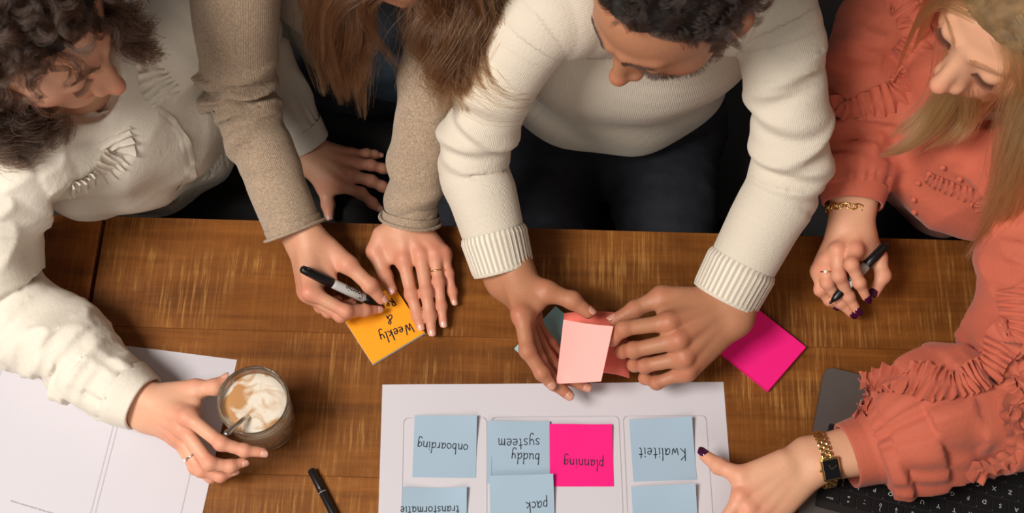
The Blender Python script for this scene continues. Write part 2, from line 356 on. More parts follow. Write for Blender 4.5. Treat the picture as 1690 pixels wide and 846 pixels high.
def sheet(name, corner, xd, label):
    """A3 sheet, corner = its far left corner, xd along its far edge"""
    xd = nrm(xd * A(1, 1, 0)); yd = A(xd[1], -xd[0], 0); z0 = .0006
    g = 13; V = []; F = []
    for j in range(g):
        for i in range(g):
            u = i / (g - 1); v = j / (g - 1); V.append(corner + xd * u * A3[0] + yd * v * A3[1] + A(0, 0, z0 + .0010 * max(0, math.sin(u * 9 + 1) * (1 - v) ** 3)))
    for j in range(g - 1):
        for i in range(g - 1): a = j * g + i; F.append((a, a + g, a + g + 1, a + 1))
    V = np.array(V); n = len(V); V2 = np.vstack([V, V - A(0, 0, .0003)]); F = F + [tuple(n + i for i in f[::-1]) for f in F]
    o = meta(link(name, mesh_np(name, V2, F), PAPER), label, 'paper')
    mb = MB()
    def rr(x0, x1, y0, y1, r=.006, w=.0004):
        q = []
        for cx, cy, a0 in ((x1 - r, y0 + r, -90), (x1 - r, y1 - r, 0), (x0 + r, y1 - r, 90), (x0 + r, y0 + r, 180)):
            for k in range(5): a = math.radians(a0 + 22.5 * k); q.append((cx + r * math.cos(a), cy + r * math.sin(a)))
        q = np.array(q); c = np.array([(x0 + x1) / 2, (y0 + y1) / 2]); d = np.sign(q - c) * w
        pts = [corner + xd * p[0] + yd * p[1] + A(0, 0, z0 + .0016) for p in np.vstack([q, q - d])]; k = len(q)
        mb.add(pts, [(i, k + i, k + (i + 1) % k, (i + 1) % k) for i in range(k)])
    for x0, x1 in ((.027, .128), (.1335, .289), (.294, .395)): rr(x0, x1, .043, .282)
    mb.build('printed_boxes', PLINE, o); return o, xd, yd
c0 = P(631.2, 634.9); c1 = P(1193.5, 630)
main_sheet, SX, SY = sheet('paper_sheet', c0, c1 - c0, 'large white paper sheet with rounded boxes under the blue notes')
l1 = P(391.4, 593.6); ld = nrm(P(391.4, 593.6) - P(150, 563.5))
left_sheet, LX, LY = sheet('paper_sheet', l1 - ld * A3[0], ld, 'plain white paper sheet beneath the coffee drinker\'s forearm')
# faint line of tiny print on the left sheet, too small to read
mb = MB(); t0 = P(17, 827, .0018); td = nrm(P(80, 846, .0018) - t0); tn = A(-td[1], td[0], 0)
for k in range(46):
    if k % 9 == 8: continue
    h = .0012 if k % 4 else .0018
    mb.add([t0 + td * (k * .0013), t0 + td * (k * .0013 + .0008), t0 + td * (k * .0013 + .0008) + tn * h, t0 + td * (k * .0013) + tn * h], [(0, 1, 2, 3)])
mb.build('printed_line', PLINE, left_sheet)
BLUE = mat('pale_blue_note_paper', srgb(158, 182, 202), .8, bump=.03, bscale=120)
HOT = mat('magenta_note_paper', srgb(242, 0, 128), .75)
def note(name, TL, TR, BL, m, label, h=.0012, lift=(.006, .006), sag=.0, size=.076):
    """sticky note stuck along the near edge, its far edge lifted by lift=(left,right)"""
    a = P(*TL, h); b = P(*TR, h); c = P(*BL, h); xd = nrm((b - a) * A(1, 1, 0)); yd = A(xd[1], -xd[0], 0)
    if yd @ (c - a) < 0: yd = -yd
    ctr = (b + c) / 2 * A(1, 1, 0); o0 = ctr - xd * size / 2 - yd * size / 2
    def zz(u, v):
        k = max(0, (1 - v - .12)) / .88
        return h + (lift[0] * (1 - u) + lift[1] * u + sag * 4 * u * (1 - u)) * k * k + .0006 * math.sin(7 * u + 5 * v) * k
    g = 11; V = []; F = []
    for j in range(g):
        for i in range(g): u = i / (g - 1); v = j / (g - 1); V.append(o0 + xd * u * size + yd * v * size + A(0, 0, zz(u, v)))
    for j in range(g - 1):
        for i in range(g - 1): q = j * g + i; F.append((q, q + g, q + g + 1, q + 1))
    V = np.array(V); n = len(V); V2 = np.vstack([V, V - A(0, 0, .0002)]); F = F + [tuple(n + i for i in f[::-1]) for f in F]
    o = meta(link(name, mesh_np(name, V2, F), m), label, 'sticky note', 'sticky notes on the paper sheet')
    def onto(p):
        u = float(np.clip((p - o0) @ xd / size, 0, 1)); v = float(np.clip((p - o0) @ yd / size, 0, 1)); return A(p[0], p[1], zz(u, v))
    return o, onto, xd, yd
def words(nt, lines):
    """lines: (text, pixel of the first letter's baseline start, pixel of the last letter's baseline end) read from the far side"""
    o, onto, xd, yd = nt
    for text, a, b in lines:
        p = P(*a, .003); q = P(*b, .003); d = nrm((q - p) * A(1, 1, 0)); L = np.linalg.norm((q - p)[:2])
        wd_ = sum(LET[c][0] + .06 for c in text); s = L / wd_; up = A(-d[1], d[0], 0)
        write(text, p, d, up, 1.0 * s, .00105, INK, o, lift=onto)
n1 = note('sticky_note', (685.1, 688), (787.8, 689.1), (680, 785), BLUE, 'pale blue sticky note reading onboarding', lift=(.002, .006)); words(n1, [('onboarding', (773, 733), (688, 727))])
n2 = note('sticky_note', (808, 697.2), (907.8, 697.2), (803, 796), BLUE, 'pale blue sticky note reading buddy systeem', lift=(.006, .003)); words(n2, [('buddy', (891, 748), (843, 746)), ('systeem', (891, 723), (820, 724))])
n3 = note('sticky_note', (908, 701.6), (1009.4, 701.6), (908, 801.4), HOT, 'bright magenta sticky note reading planning on the paper sheet', h=.0018, lift=(.004, .003)); words(n3, [('planning', (997, 759), (929, 756))])
n4 = note('sticky_note', (1037.6, 694.3), (1141.8, 690.6), (1044.5, 793.5), BLUE, 'pale blue sticky note reading Kwaliteit', lift=(.002, .008)); words(n4, [('Kwaliteit', (1133, 740), (1053, 738))])
n5 = note('sticky_note', (666.8, 809.8), (771.3, 809.1), (662, 906), BLUE, 'pale blue sticky note reading transformatie, cut by the frame', lift=(.007, .006), sag=-.005); words(n5, [('transformatie', (758, 834), (660, 836))])
n6 = note('sticky_note', (809.5, 790), (914.7, 787), (808, 888), BLUE, 'pale blue sticky note reading pack, overlapping the one above', h=.0026, lift=(.006, .007)); words(n6, [('pack', (904, 826), (866, 829))])
n7 = note('sticky_note', (1041.7, 807.6), (1147, 804.3), (1048, 905), BLUE, 'pale blue sticky note below the Kwaliteit note, cut by the frame', lift=(.0015, .009))
# ---------------------------------------------------------------- pads of notes
def pad(name, corners, th, m, label, h=0.0, side=None, cat='note pad'):
    """stack of notes from three pixel corners on the table"""
    a, b, c = [P(*q, h + th) for q in corners]; xd = nrm((b - a) * A(1, 1, 0)); yd = A(-xd[1], xd[0], 0)
    if yd @ (c - b) < 0: yd = -yd
    ctr = (a + c) / 2; s = .076; R = np.stack([xd, yd, np.cross(xd, yd)], 1)
    o = empty(name, (ctr[0], ctr[1], h)); meta(o, label, cat)
    n = 5
    for k in range(n):
        MB().box((ctr[0] + RNG.normal(0, .0002), ctr[1] + RNG.normal(0, .0002), h + th * (k + .5) / n), (s, s, th / n - .00012), R).build('note_layer' if k < n - 1 else 'top_note', (side or m) if k < n - 1 else m, o)
    return o, ctr, xd, yd
HOTS = mat('magenta_pad_edge', srgb(255, 30, 130), .7)
pad('note_pad', ((1190, 583), (1247, 519), (1328, 568)), .008, HOT, 'thick bright magenta pad of notes on the table by the laptop')
ORNG = mat('orange_note_paper', srgb(246, 160, 8), .75)
PALE = mat('pale_blue_pad_edge', srgb(205, 222, 228), .8)
op, oc, ox, oy = pad('note_pad', ((568, 523), (616, 597), (698, 546)), .005, ORNG, 'orange note pad with a white lower layer under the writing hand', side=PALE)
TEAL = mat('teal_note_paper', srgb(150, 202, 210), .75)
pad('note_pad', ((851, 572), (922, 499), (990, 570)), .006, TEAL, 'dull teal note pad lying beneath the man\'s hand', side=mat('pale_teal_edge', srgb(150, 200, 205), .8))
def flat(z): return lambda p: A(p[0], p[1], z)
for text, a, b in (('Weekly', (679, 532), (624, 552)), ('&', (648, 519), (636, 520)), ('Re', (647, 492), (634, 501))):
    p = P(*a, .005); q = P(*b, .005); d = nrm((q - p) * A(1, 1, 0)); s = np.linalg.norm((q - p)[:2]) / sum(LET[c][0] + .06 for c in text)
    write(text, p, d, A(-d[1], d[0], 0), s, .0013, INK, op, lift=flat(.00535))
# ---------------------------------------------------------------- glass of latte and spoon
GR = .0415; GH = .1
gc = P(417, 659, GH); gx, gy = gc[0], gc[1]
glass_m, nt, b = nodes_of('clear_glass'); b.inputs['Transmission Weight'].default_value = 1; b.inputs['Roughness'].default_value = .02; b.inputs['IOR'].default_value = 1.45; b.inputs['Base Color'].default_value = (.97, .98, .97, 1)
prof = [(0, .002), (.030, .002), (.0335, .004), (.036, .012)] + [(.036 + .0055 * (z - .012) / .085, z) for z in np.linspace(.018, .096, 22)] + [(GR, .0985), (GR - .0012, GH), (GR - .0026, .0985)] + [(GR - .0035 - .0055 * (.095 - z) / .085, z) for z in np.linspace(.095, .012, 12)] + [(.025, .009), (0, .009)]
n = 72; V = []; F = []
for r, z in prof:
    for i in range(n):
        a = 2 * math.pi * i / n; k = 0
        if r > .034 and .014 < z < .062: # raised petal pattern round the lower half
            k = .0011 * abs(math.sin(6 * a + (z - .014) * 130) * math.sin(6 * a - (z - .014) * 130)) * math.sin(math.pi * (z - .014) / .048) ** .5
        V.append(((r + k) * math.cos(a), (r + k) * math.sin(a), z))
m_ = len(prof)
for j in range(m_ - 1):
    for i in range(n): F.append((j * n + i, j * n + (i + 1) % n, (j + 1) * n + (i + 1) % n, (j + 1) * n + i))
glass = empty('latte_glass', (gx, gy, 0)); meta(glass, 'patterned clear glass of foamy latte held on the table', 'glass')
link('glass_body', mesh_np('glass_body', np.array(V) + A(gx, gy, 0), F), glass_m, glass)
ri = lambda z: GR - .0031 - .0055 * (.095 - z) / .085
cof, nt, b = nodes_of('latte'); N = nt.nodes; L = nt.links
tc = N.new('ShaderNodeTexCoord'); sp = N.new('ShaderNodeSeparateXYZ'); L.new(tc.outputs['Object'], sp.inputs[0]); rp = N.new('ShaderNodeValToRGB'); mr = N.new('ShaderNodeMapRange'); mr.inputs[1].default_value = .0; mr.inputs[2].default_value = .09
L.new(sp.outputs['Z'], mr.inputs[0]); L.new(mr.outputs[0], rp.inputs[0]); e = rp.color_ramp.elements; e[0].position = .1; e[0].color = (*srgb(150, 108, 70), 1); e[1].position = .85; e[1].color = (*srgb(225, 205, 175), 1); L.new(rp.outputs[0], b.inputs['Base Color']); b.inputs['Roughness'].default_value = .4
MB().lathe([(0, .0098), (.024, .0098)] + [(ri(z), z) for z in (.0125, .03, .05, .07, .0795)] + [(0, .0795)], 48, (gx, gy, 0)).build('latte', cof, glass, True)
foam, nt, b = nodes_of('milk_foam'); N = nt.nodes; L = nt.links
tc = N.new('ShaderNodeTexCoord'); t = N.new('ShaderNodeTexNoise'); t.inputs['Scale'].default_value = 36; t.inputs['Detail'].default_value = 4; t.inputs['Distortion'].default_value = .8; L.new(tc.outputs['Object'], t.inputs['Vector'])
rp = N.new('ShaderNodeValToRGB'); e = rp.color_ramp.elements; e[0].position = .46; e[0].color = (*srgb(222, 212, 196), 1); e[1].position = .6; e[1].color = (*srgb(182, 130, 76), 1); L.new(t.outputs['Fac'], rp.inputs[0]); L.new(rp.outputs[0], b.inputs['Base Color']); b.inputs['Roughness'].default_value = .6
t2 = N.new('ShaderNodeTexNoise'); t2.inputs['Scale'].default_value = 900; L.new(tc.outputs['Object'], t2.inputs['Vector']); bp = N.new('ShaderNodeBump'); bp.inputs['Strength'].default_value = .3; bp.inputs['Distance'].default_value = .0008; L.new(t2.outputs['Fac'], bp.inputs['Height']); L.new(bp.outputs['Normal'], b.inputs['Normal'])
MB().lathe([(ri(.0795), .0798), (ri(.085) - .0003, .0842), (ri(.086) - .002, .0862), (.028, .0872), (.012, .0866), (.0, .0868)], 48, (gx, gy, 0)).build('foam', foam, glass, True)
STEEL = mat('brushed_steel', (.62, .6, .57), .28, 1.0)
s0 = P(372, 716, .118); s1 = A(gx - .006, gy - .016, .088); s2 = s1 + (s1 - s0) * 1.0; s2[2] = .03; s2[:2] = (A(gx, gy) + (s1[:2] - s0[:2]) * .35)
spn = spline(np.array([s0, s0 * .5 + s1 * .5 + A(0, 0, .001), s1, s2]), 16); mb = MB(); T_, N_, B_ = frames(spn, (0, 0, 1)); wv = np.interp(np.arange(16), [0, 1, 4, 15], [.0022, .0042, .0030, .0026]); tv = .0012
V = []
for i in range(16):
    for a in range(10): q = 2 * math.pi * a / 10; V.append(spn[i] + B_[i] * math.cos(q) * wv[i] + N_[i] * math.sin(q) * tv)
F = [(i * 10 + a, i * 10 + (a + 1) % 10, i * 10 + 10 + (a + 1) % 10, i * 10 + 10 + a) for i in range(15) for a in range(10)] + [tuple(range(9, -1, -1)), tuple(150 + a for a in range(10))]
spoon = empty('spoon', tuple(s1)); meta(spoon, 'steel spoon standing in the latte glass', 'spoon')
mb.add(V, F).build('handle', STEEL, spoon, True)
bm_ = spn[-1]; V, F = [], []
th = np.linspace(0, 2 * np.pi, 17)[:-1]
bd = nrm(spn[-1] - spn[-2]); bs = nrm(np.cross(bd, A(0, 0, 1))); bn = np.cross(bs, bd)
ring = lambda k, dz: [bm_ + bd * (.014 + .016 * k * math.cos(a)) + bs * .010 * k * math.sin(a) + bn * dz for a in th]
V = np.array(ring(1, 0) + ring(.7, -.003) + ring(.35, -.0045) + ring(.9, .0004) + ring(.6, -.0018) + ring(.3, -.0032))
F = [(r * 16 + i, r * 16 + (i + 1) % 16, r * 16 + 16 + (i + 1) % 16, r * 16 + 16 + i) for r in (0, 1, 3, 4) for i in range(16)] + [(i, 48 + i, 48 + (i + 1) % 16, (i + 1) % 16) for i in range(16)] + [tuple(32 + i for i in range(16)), tuple(80 + i for i in range(16))]
MB().add(V, F).build('bowl', STEEL, spoon, True)
# ---------------------------------------------------------------- markers
BLK = mat('black_plastic', srgb(20, 18, 20), .32); GRY = mat('light_grey_plastic', srgb(196, 197, 196), .42)
def marker(a, b, label, logo=True, roll=0.0, posted=True, dark=False):
    """a = rear (cap) end, b = writing tip, world points; cap pushed on the rear"""
    d = nrm(b - a); L_ = np.linalg.norm(b - a); u = A(0, 0, 1); s = nrm(np.cross(d, u)); u = np.cross(s, d)
    s, u = s * math.cos(roll) + u * math.sin(roll), u * math.cos(roll) - s * math.sin(roll); M = axes(s, u, d, a); k = L_ / .14
    root = empty('marker_pen', tuple(a)); meta(root, label, 'pen')
    R = lambda pr: [(r, z * k) for r, z in pr]
    if dark:
        MB().lathe(R([(0, 0), (.0040, .0006), (.0048, .003), (.0050, .040), (.0050, .0505)]), 24).build('cap', BLK, root, True, M)
        MB().lathe(R([(.0046, .0508), (.0048, .0515), (.0048, .12), (.0044, .138), (0, .14)]), 24).build('barrel', BLK, root, True, M)
        MB().lathe(R([(.0049, .0502), (.0052, .0504), (.0052, .0510), (.0049, .0512)]), 24).build('ring_band', GRY, root, True, M)
        return root
    MB().lathe(R([(0, 0), (.0034, .0002), (.0048, .002), (.0056, .012), (.0062, .030), (.0064, .050), (.0060, .0506), (.0055, .0506)]), 28).build('cap', BLK, root, True, M)
    MB().box((0, .0072, .026 * k), (.0034, .0016, .040 * k), bev=.0007).build('clip', BLK, root, False, M)
    MB().lathe(R([(.0052, .0500), (.0056, .0502), (.0060, .056), (.0061, .075), (.0061, .104), (.0058, .1045)]), 28).build('barrel', GRY, root, True, M)
    MB().lathe(R([(.0057, .1045), (.0056, .112), (.0048, .124), (.0036, .128), (.0026, .1325)]), 28).build('grip', BLK, root, True, M)
    MB().lathe(R([(.0022, .1325), (.0019, .137), (.0008, .1398), (0, .14)]), 16).build('nib', BLK, root, True, M)
    if logo:  # script wordmark wrapped on the barrel
        o = write('Sharpie'.replace('S', 'S'), A(0, 0, 0), A(1, 0, 0), A(0, 1, 0), 1.0, .085, INK, root, name='wordmark', track=-.02)
        me = o.data; w = .40; sc = .034 * k / 3.0
        for v in me.vertices:
            x, y = v.co.x * sc, (v.co.y - .35) * sc * 1.15; an = y / .0062
            q = A(math.sin(an) * .00625, math.cos(an) * .00625, .1 * k - x); v.co = Vector(M[:3, :3] @ q + M[:3, 3])
    return root
pa = P(497, 443, .088); pb = P(634, 507, .0065)
marker(pa, pb, 'grey and black marker writing on the orange note', True, math.radians(14))
marker(P(513, 774, .0062), P(567, 880, .0062), 'slim black marker lying on the table below the latte', dark=True)
marker(P(1464, 402, .078), P(1369, 501, .052), 'grey and black marker held by the hand with purple nails', True, math.radians(-30))
# ---------------------------------------------------------------- laptop
ALU = mat('space_grey_aluminium', srgb(128, 122, 120), .38, .75); KEY = mat('black_key', srgb(16, 15, 17), .45); KBED = mat('keyboard_well', srgb(44, 40, 40), .5, .4); LEG = mat('key_legend', srgb(205, 200, 198), .6); PADM = mat('trackpad_grey', srgb(112, 106, 104), .3, .7)
lc = P(1362, 603, .0145); ldx = nrm((P(1668, 792, .0145) - P(1612, 778, .0145)) * A(1, 1, 0)); ldy = A(ldx[1], -ldx[0], 0)
if ldy[1] > 0: ldy = -ldy
LM = axes(ldx, -ldy, A(0, 0, 1), lc * A(1, 1, 0))      # x to the right in view, y away from the photographer; corner at 0,0
lap = empty('laptop', tuple(lc * A(1, 1, 0))); meta(lap, 'open grey laptop with black keys under the coral sleeve', 'laptop')
LW, LD, LT = .304, .212, .0145
def rbox(x0, x1, y0, y1, z0, z1, r, nseg=6):
    q = []
    for cx, cy, a0 in ((x1 - r, y1 - r, 0), (x0 + r, y1 - r, 90), (x0 + r, y0 + r, 180), (x1 - r, y0 + r, 270)):
        for k in range(nseg + 1): a = math.radians(a0 + 90 * k / nseg); q.append((cx + r * math.cos(a), cy + r * math.sin(a)))
    n = len(q); b = min(.0006, (z1 - z0) / 3); cxy = ((x0 + x1) / 2, (y0 + y1) / 2)
    V = [(*p, z0) for p in q] + [(*p, z1 - b) for p in q] + [(p[0] + math.copysign(b, cxy[0] - p[0]), p[1] + math.copysign(b, cxy[1] - p[1]), z1) for p in q]
    F = [(l * n + i, l * n + (i + 1) % n, l * n + n + (i + 1) % n, l * n + n + i) for l in (0, 1) for i in range(n)] + [tuple(range(n - 1, -1, -1)), tuple(2 * n + i for i in range(n))]
    return V, F
def lap_part(name, geo, m, parent=lap): return MB().add(*geo).build(name, m, parent, False, LM)
lap_part('base', rbox(0, LW, -LD, 0, .001, LT, .011), ALU)
lap_part('trackpad', rbox(LW / 2 - .0625, LW / 2 + .0625, -.069, -.004, LT, LT + .00025, .004), PADM)
lap_part('trackpad_groove', rbox(LW / 2 - .0631, LW / 2 + .0631, -.0696, -.0034, LT, LT + .0001, .004), KBED)
KX0, KP = .016, .019; KY = -.0755                     # keyboard seen from behind: rows run away from the people
lap_part('keyboard_well', rbox(KX0 + .0005, LW - KX0 - .0005, KY - .1005, KY + .0045, LT, LT + .0002, .003), KBED)
def legend(txt, cx, cy, size, parent):
    cu = bpy.data.curves.new('legend', 'FONT'); cu.body = txt; cu.size = size; cu.align_x = 'CENTER'; cu.align_y = 'CENTER'; cu.resolution_u = 2
    o = bpy.data.objects.new('legend_tmp', cu); me = bpy.data.meshes.new_from_object(o); bpy.data.objects.remove(o); bpy.data.curves.remove(cu)
    n = len(me.vertices); V = np.zeros(n * 3); me.vertices.foreach_get('co', V); V = V.reshape(-1, 3); F = [tuple(p.vertices) for p in me.polygons]; bpy.data.meshes.remove(me)
    V = V * [-1, -1, 1] + [cx, cy, LT + .0017]; return MB().add(V, F).build('legend', LEG, parent, False, LM)
rows = [[('', 1.25, ''), ('', 1, ''), ('option', 1, ''), ('command', 1.25, '⌘'), ('', 5.1, ''), ('command', 1.25, '⌘'), ('option', 1, ''), ('', 1, ''), ('', 1, ''), ('', 1, '')],
        [('shift', 2.25, '')] + [(c, 1, '') for c in 'ZXCVBNM'] + [('<\n,', 1, ''), ('>\n.', 1, ''), ('?\n/', 1, ''), ('shift', 2.25, '')],
        [('caps lock', 1.75, '')] + [(c, 1, '') for c in 'ASDFGHJKL'] + [(':\n;', 1, ''), ('"\n\'', 1, ''), ('return', 1.75, '')],
        [('tab', 1.5, '')] + [(c, 1, '') for c in 'QWERTYUIOP'] + [('{\n[', 1, ''), ('}\n]', 1, ''), ('|\n\\', 1, '')],
        [('~\n`', 1, '')] + [(a + '\n' + b, 1, '') for a, b in zip('!@#$%^&*()_+', '1234567890-=')] + [('delete', 1.5, '')]]
for r, row in enumerate(rows):
    tot = sum(w for _, w, _ in row); sc = (LW - 2 * KX0) / tot; x = LW - KX0
    for txt, w, sym in row:     # keyboard's own left is at the right of the view
        x1 = x - .0008; x0 = x - w * sc + .0008; x -= w * sc; y1 = KY - r * KP * 1.0 + .002; y0 = y1 - KP + .0022
        k = lap_part('key', rbox(x0, x1, y0, y1, LT + .0002, LT + .0014, .0016, 3), KEY)
        if not txt: continue
        if len(txt) > 3: legend(txt, (x0 + x1) / 2 + .002 if len(txt) > 4 else (x0 + x1) / 2, y1 - .0115 if r == 0 else y0 + .004, .0034, k) if r else legend(txt, (x0 + x1) / 2, y1 - .004, .0034, k)
        else: legend(txt, (x0 + x1) / 2, (y0 + y1) / 2, .0058 if len(txt) > 1 else .0072, k)
th_ = math.radians(112); ly = -LD + .004; mb = MB(); mb.add(*rbox(0, LW, 0, LD - .004, -.005, 0, .011))
Rl = np.array([[1, 0, 0], [0, -math.cos(math.pi - th_) * -1, 0], [0, 0, 1]]); cs_, sn_ = math.cos(th_), math.sin(th_)
Rl = np.array([[1, 0, 0], [0, cs_, -sn_], [0, sn_, cs_]]); Ml = np.eye(4); Ml[:3, :3] = Rl; Ml[:3, 3] = (0, ly, LT + .001)
mb.build('lid', ALU, lap, False, LM @ Ml)
MB().add(*rbox(.008, LW - .008, .012, LD - .014, 0, .0006, .004)).build('screen', KEY, lap, False, LM @ Ml)
# ---------------------------------------------------------------- hands, heads: skin surfaces
FR = {'thumb': (.0125, .0112, .0102, .0078), 'index': (.0100, .0090, .0079, .0062), 'middle': (.0103, .0092, .0081, .0064), 'ring': (.0097, .0086, .0076, .0060), 'pinky': (.0086, .0076, .0067, .0053)}
def crop(x0, y0, s):
    """joint positions read in an enlarged view: (x, y, h)"""
    return lambda x, y, h: P(x0 + x / s, y0 + y / s, h)
def transport(n, d0, d1):
    v = np.cross(d0, d1); c = d0 @ d1
    if np.linalg.norm(v) < 1e-6: return n
    return n + np.cross(v, n) + np.cross(v, np.cross(v, n)) / (1 + c)
class Hand:
    def __init__(s, J, n, fore, k=1.0, wr=.0185, nail_len=.0105, nail_out=0.0):
        """J: wrist + five chains of joints; n: out of the back of the hand; fore: a point up the forearm"""
        s.J = J; s.k = k; s.wr = wr; w = J['wrist']; s.w = w; s.fore = fore
        mc = [J[f][0] for f in ('index', 'middle', 'ring', 'pinky')]; ax = nrm(sum(mc) / 4 - w)
        s.n = nrm(n - ax * (n @ ax)); s.lat = np.cross(ax, s.n); s.ch = {}; s.nails = []; s.spots = []
        for f in FR:
            c = [np.asarray(p, float) for p in J[f]]; r = [x * k for x in FR[f]]; d = nrm(c[3] - c[2]); c[3] = c[3] - d * r[3]; s.ch[f] = (c, r)
            nn = s.n; d0 = nrm(c[0] - w) if f != 'thumb' else nrm(c[1] - c[0])
            if f == 'thumb': nn = J.get('thumb_n', nrm(s.n * .5 + s.lat * .0))
            nn = nrm(nn - d0 * (nn @ d0))
            for a, b in ((0, 1), (1, 2), (2, 3)):
                d1 = nrm(c[b] - c[a]); nn = transport(nn, d0, d1); d0 = d1
            nn = J.get(f + '_nail', nn); nn = nrm(nn - d0 * (nn @ d0)); s.nails.append((f, c[3], d0, nn, r[3], nail_len * k * (1.15 if f == 'thumb' else .85 if f == 'pinky' else 1), nail_out))
            s.spots += [(c[1], .011), (c[2], .009), (c[3], .010)] + ([(c[0] + s.n * .008, .012)] if f != 'thumb' else [])
    def sdf(s, p):
        k = s.k; w = s.w; palm = None
        offs = {'index': .5, 'middle': .2, 'ring': -.15, 'pinky': -.5}; sg = np.sign(s.lat @ (s.ch['index'][0][0] - s.ch['pinky'][0][0])) or 1
        for f, o in offs.items():
            c, r = s.ch[f]; b = w + s.lat * sg * o * .026 * k
            d = smin(rcone(p, b, c[0] - s.n * .001, .0155 * k, .0112 * k), rcone(p, b - s.n * .004 * k, c[0] - s.n * .006 * k, .0145 * k, .0105 * k), .006)
            palm = d if palm is None else smin(palm, d, .010 * k)
        c, r = s.ch['thumb']
        palm = smin(palm, rcone(p, c[0], c[1], .0165 * k, .0128 * k), .016 * k)
        palm = smin(palm, rcone(p, w * .5 + c[0] * .5, c[1] * .45 + s.ch['index'][0][0] * .55 - s.n * .006, .013 * k, .008 * k), .014 * k)
        for o in (-1, 1): palm = smin(palm, rcone(p, w + s.lat * o * .0105 * k, s.fore + s.lat * o * .012 * k, s.wr * .95, s.wr * 1.18), .014)
        for f in offs:   # tendons and knuckles on the back
            c, r = s.ch[f]; palm = smin(palm, rcone(p, w + s.n * .0105 * k + s.lat * sg * offs[f] * .014 * k, c[0] + s.n * .0072 * k, .003, .0042), .008 * k)
            palm = smin(palm, ball(p, c[0] + s.n * .0035 * k, .0088 * k), .006 * k)
        out = palm
        for f in FR:
            c, r = s.ch[f]; i0 = 1 if f == 'thumb' else 0
            d = rcone(p, c[i0], c[i0 + 1], r[i0] * .97, r[i0 + 1] * .96) if f != 'thumb' else rcone(p, c[1], c[2], r[1], r[2] * .97)
            if f != 'thumb': d = smin(d, rcone(p, c[1], c[2], r[1] * .96, r[2] * .98), .004)
            d = smin(d, rcone(p, c[2], c[3], r[2] * .98, r[3]), .004)
            for j in ((1, 2) if f != 'thumb' else (2,)): d = smin(d, ball(p, c[j], r[j] * 1.03), .004)
            e = smin(palm, d, .0075 * k)
            out = np.minimum(out, e)
        return out
    def build(s, h=.0017):
        pts = np.vstack([np.array(c) for c, _ in s.ch.values()] + [s.w[None], s.fore[None]]); lo = pts.min(0) - .03; hi = pts.max(0) + .03
        V, Q = surf(s.sdf, lo, hi, h); V = relax(V, Q, 1, .4)
        b = np.zeros(len(V))
        for c, r in s.spots: b = np.maximum(b, np.exp(-((V - c) ** 2).sum(1) / (2 * (r * 1.05) ** 2)))
        cr_ = np.zeros((len(V), 3))
        for f, (c, r) in s.ch.items():     # knuckle creases: distance along the finger from the nearest joint
            for j, sp in ((1, .0055), (2, .0042)) if f != 'thumb' else ((2, .0055),):
                d = nrm(c[min(j + 1, 3)] - c[j - 1]); q = V - c[j]; u = q @ d; rad = np.linalg.norm(q - u[:, None] * d, axis=1); mk = np.exp(-(u / sp) ** 2) * (rad < r[j] * 1.35); w = mk > cr_[:, 1]; cr_[w, 0] = u[w] * 1000; cr_[w, 1] = mk[w]
        return V, Q, b * .5, None, None, cr_
    def put_nails(s, m, parent):
        for f, c, d, nn, r, ln, out in s.nails:
            sd = np.cross(d, nn); g, hh = 9, 8; V = []; R = r * 1.04
            for j in range(hh):
                v = j / (hh - 1) * 2 - 1; wj = max(.02, (1 - abs(v) ** 3.2)) ** .5 if v < 0 else max(.02, (1 - abs(v) ** 4.5)) ** .5
                for i in range(g):
                    u = (i / (g - 1) * 2 - 1) * wj * 1.02; x = d * (v * ln / 2 + r * .22 + out) ; z = R * math.cos(u) + .0002 - .0009 * max(0, v) ** 2 * (1 if out == 0 else .4) - .0007 * (v < -.75)
                    V.append(c + x + sd * R * .93 * math.sin(u) + nn * z)
            V = np.array(V); n = len(V); V = np.vstack([V, V - nn * .0008]); F = [(j * g + i, j * g + i + 1, j * g + g + i + 1, j * g + g + i) for j in range(hh - 1) for i in range(g - 1)]
            F += [tuple(n + i for i in q[::-1]) for q in F]; bd = [i for i in range(g)] + [j * g + g - 1 for j in range(1, hh)] + [(hh - 1) * g + i for i in range(g - 2, -1, -1)] + [j * g for j in range(hh - 2, 0, -1)]
            F += [(bd[i], n + bd[i], n + bd[(i + 1) % len(bd)], bd[(i + 1) % len(bd)]) for i in range(len(bd))]
            link('fingernail', mesh_np('fingernail', V, F), m, parent)
def ring_on(a, b, t, r, wire, m, parent, name='ring', n_out=None, stone=None, label=None):
    """finger ring round the bone a-b at fraction t"""
    c = a + (b - a) * t; d = nrm(b - a); x = nrm(np.cross(d, A(.3, .2, 1))); y = np.cross(d, x); th = np.linspace(0, 2 * np.pi, 33)[:-1]
    mb = MB().tube(np.array([c + (x * math.cos(q) + y * math.sin(q)) * r for q in th]), wire, 8, closed=True); o = mb.build(name, m, parent, True)
    if label: o['label'] = label
    if stone:
        z = nrm(n_out - d * (n_out @ d)); q = c + z * (r + .0018); V = [q + z * .0016] + [q + (d * math.cos(k) + np.cross(d, z) * math.sin(k)) * .0023 for k in np.arange(6) * math.pi / 3] + [q - z * .002]
        MB().add(V, [(0, 1 + i, 1 + (i + 1) % 6) for i in range(6)] + [(7, 1 + (i + 1) % 6, 1 + i) for i in range(6)]).build('stone', stone, o)
    return o
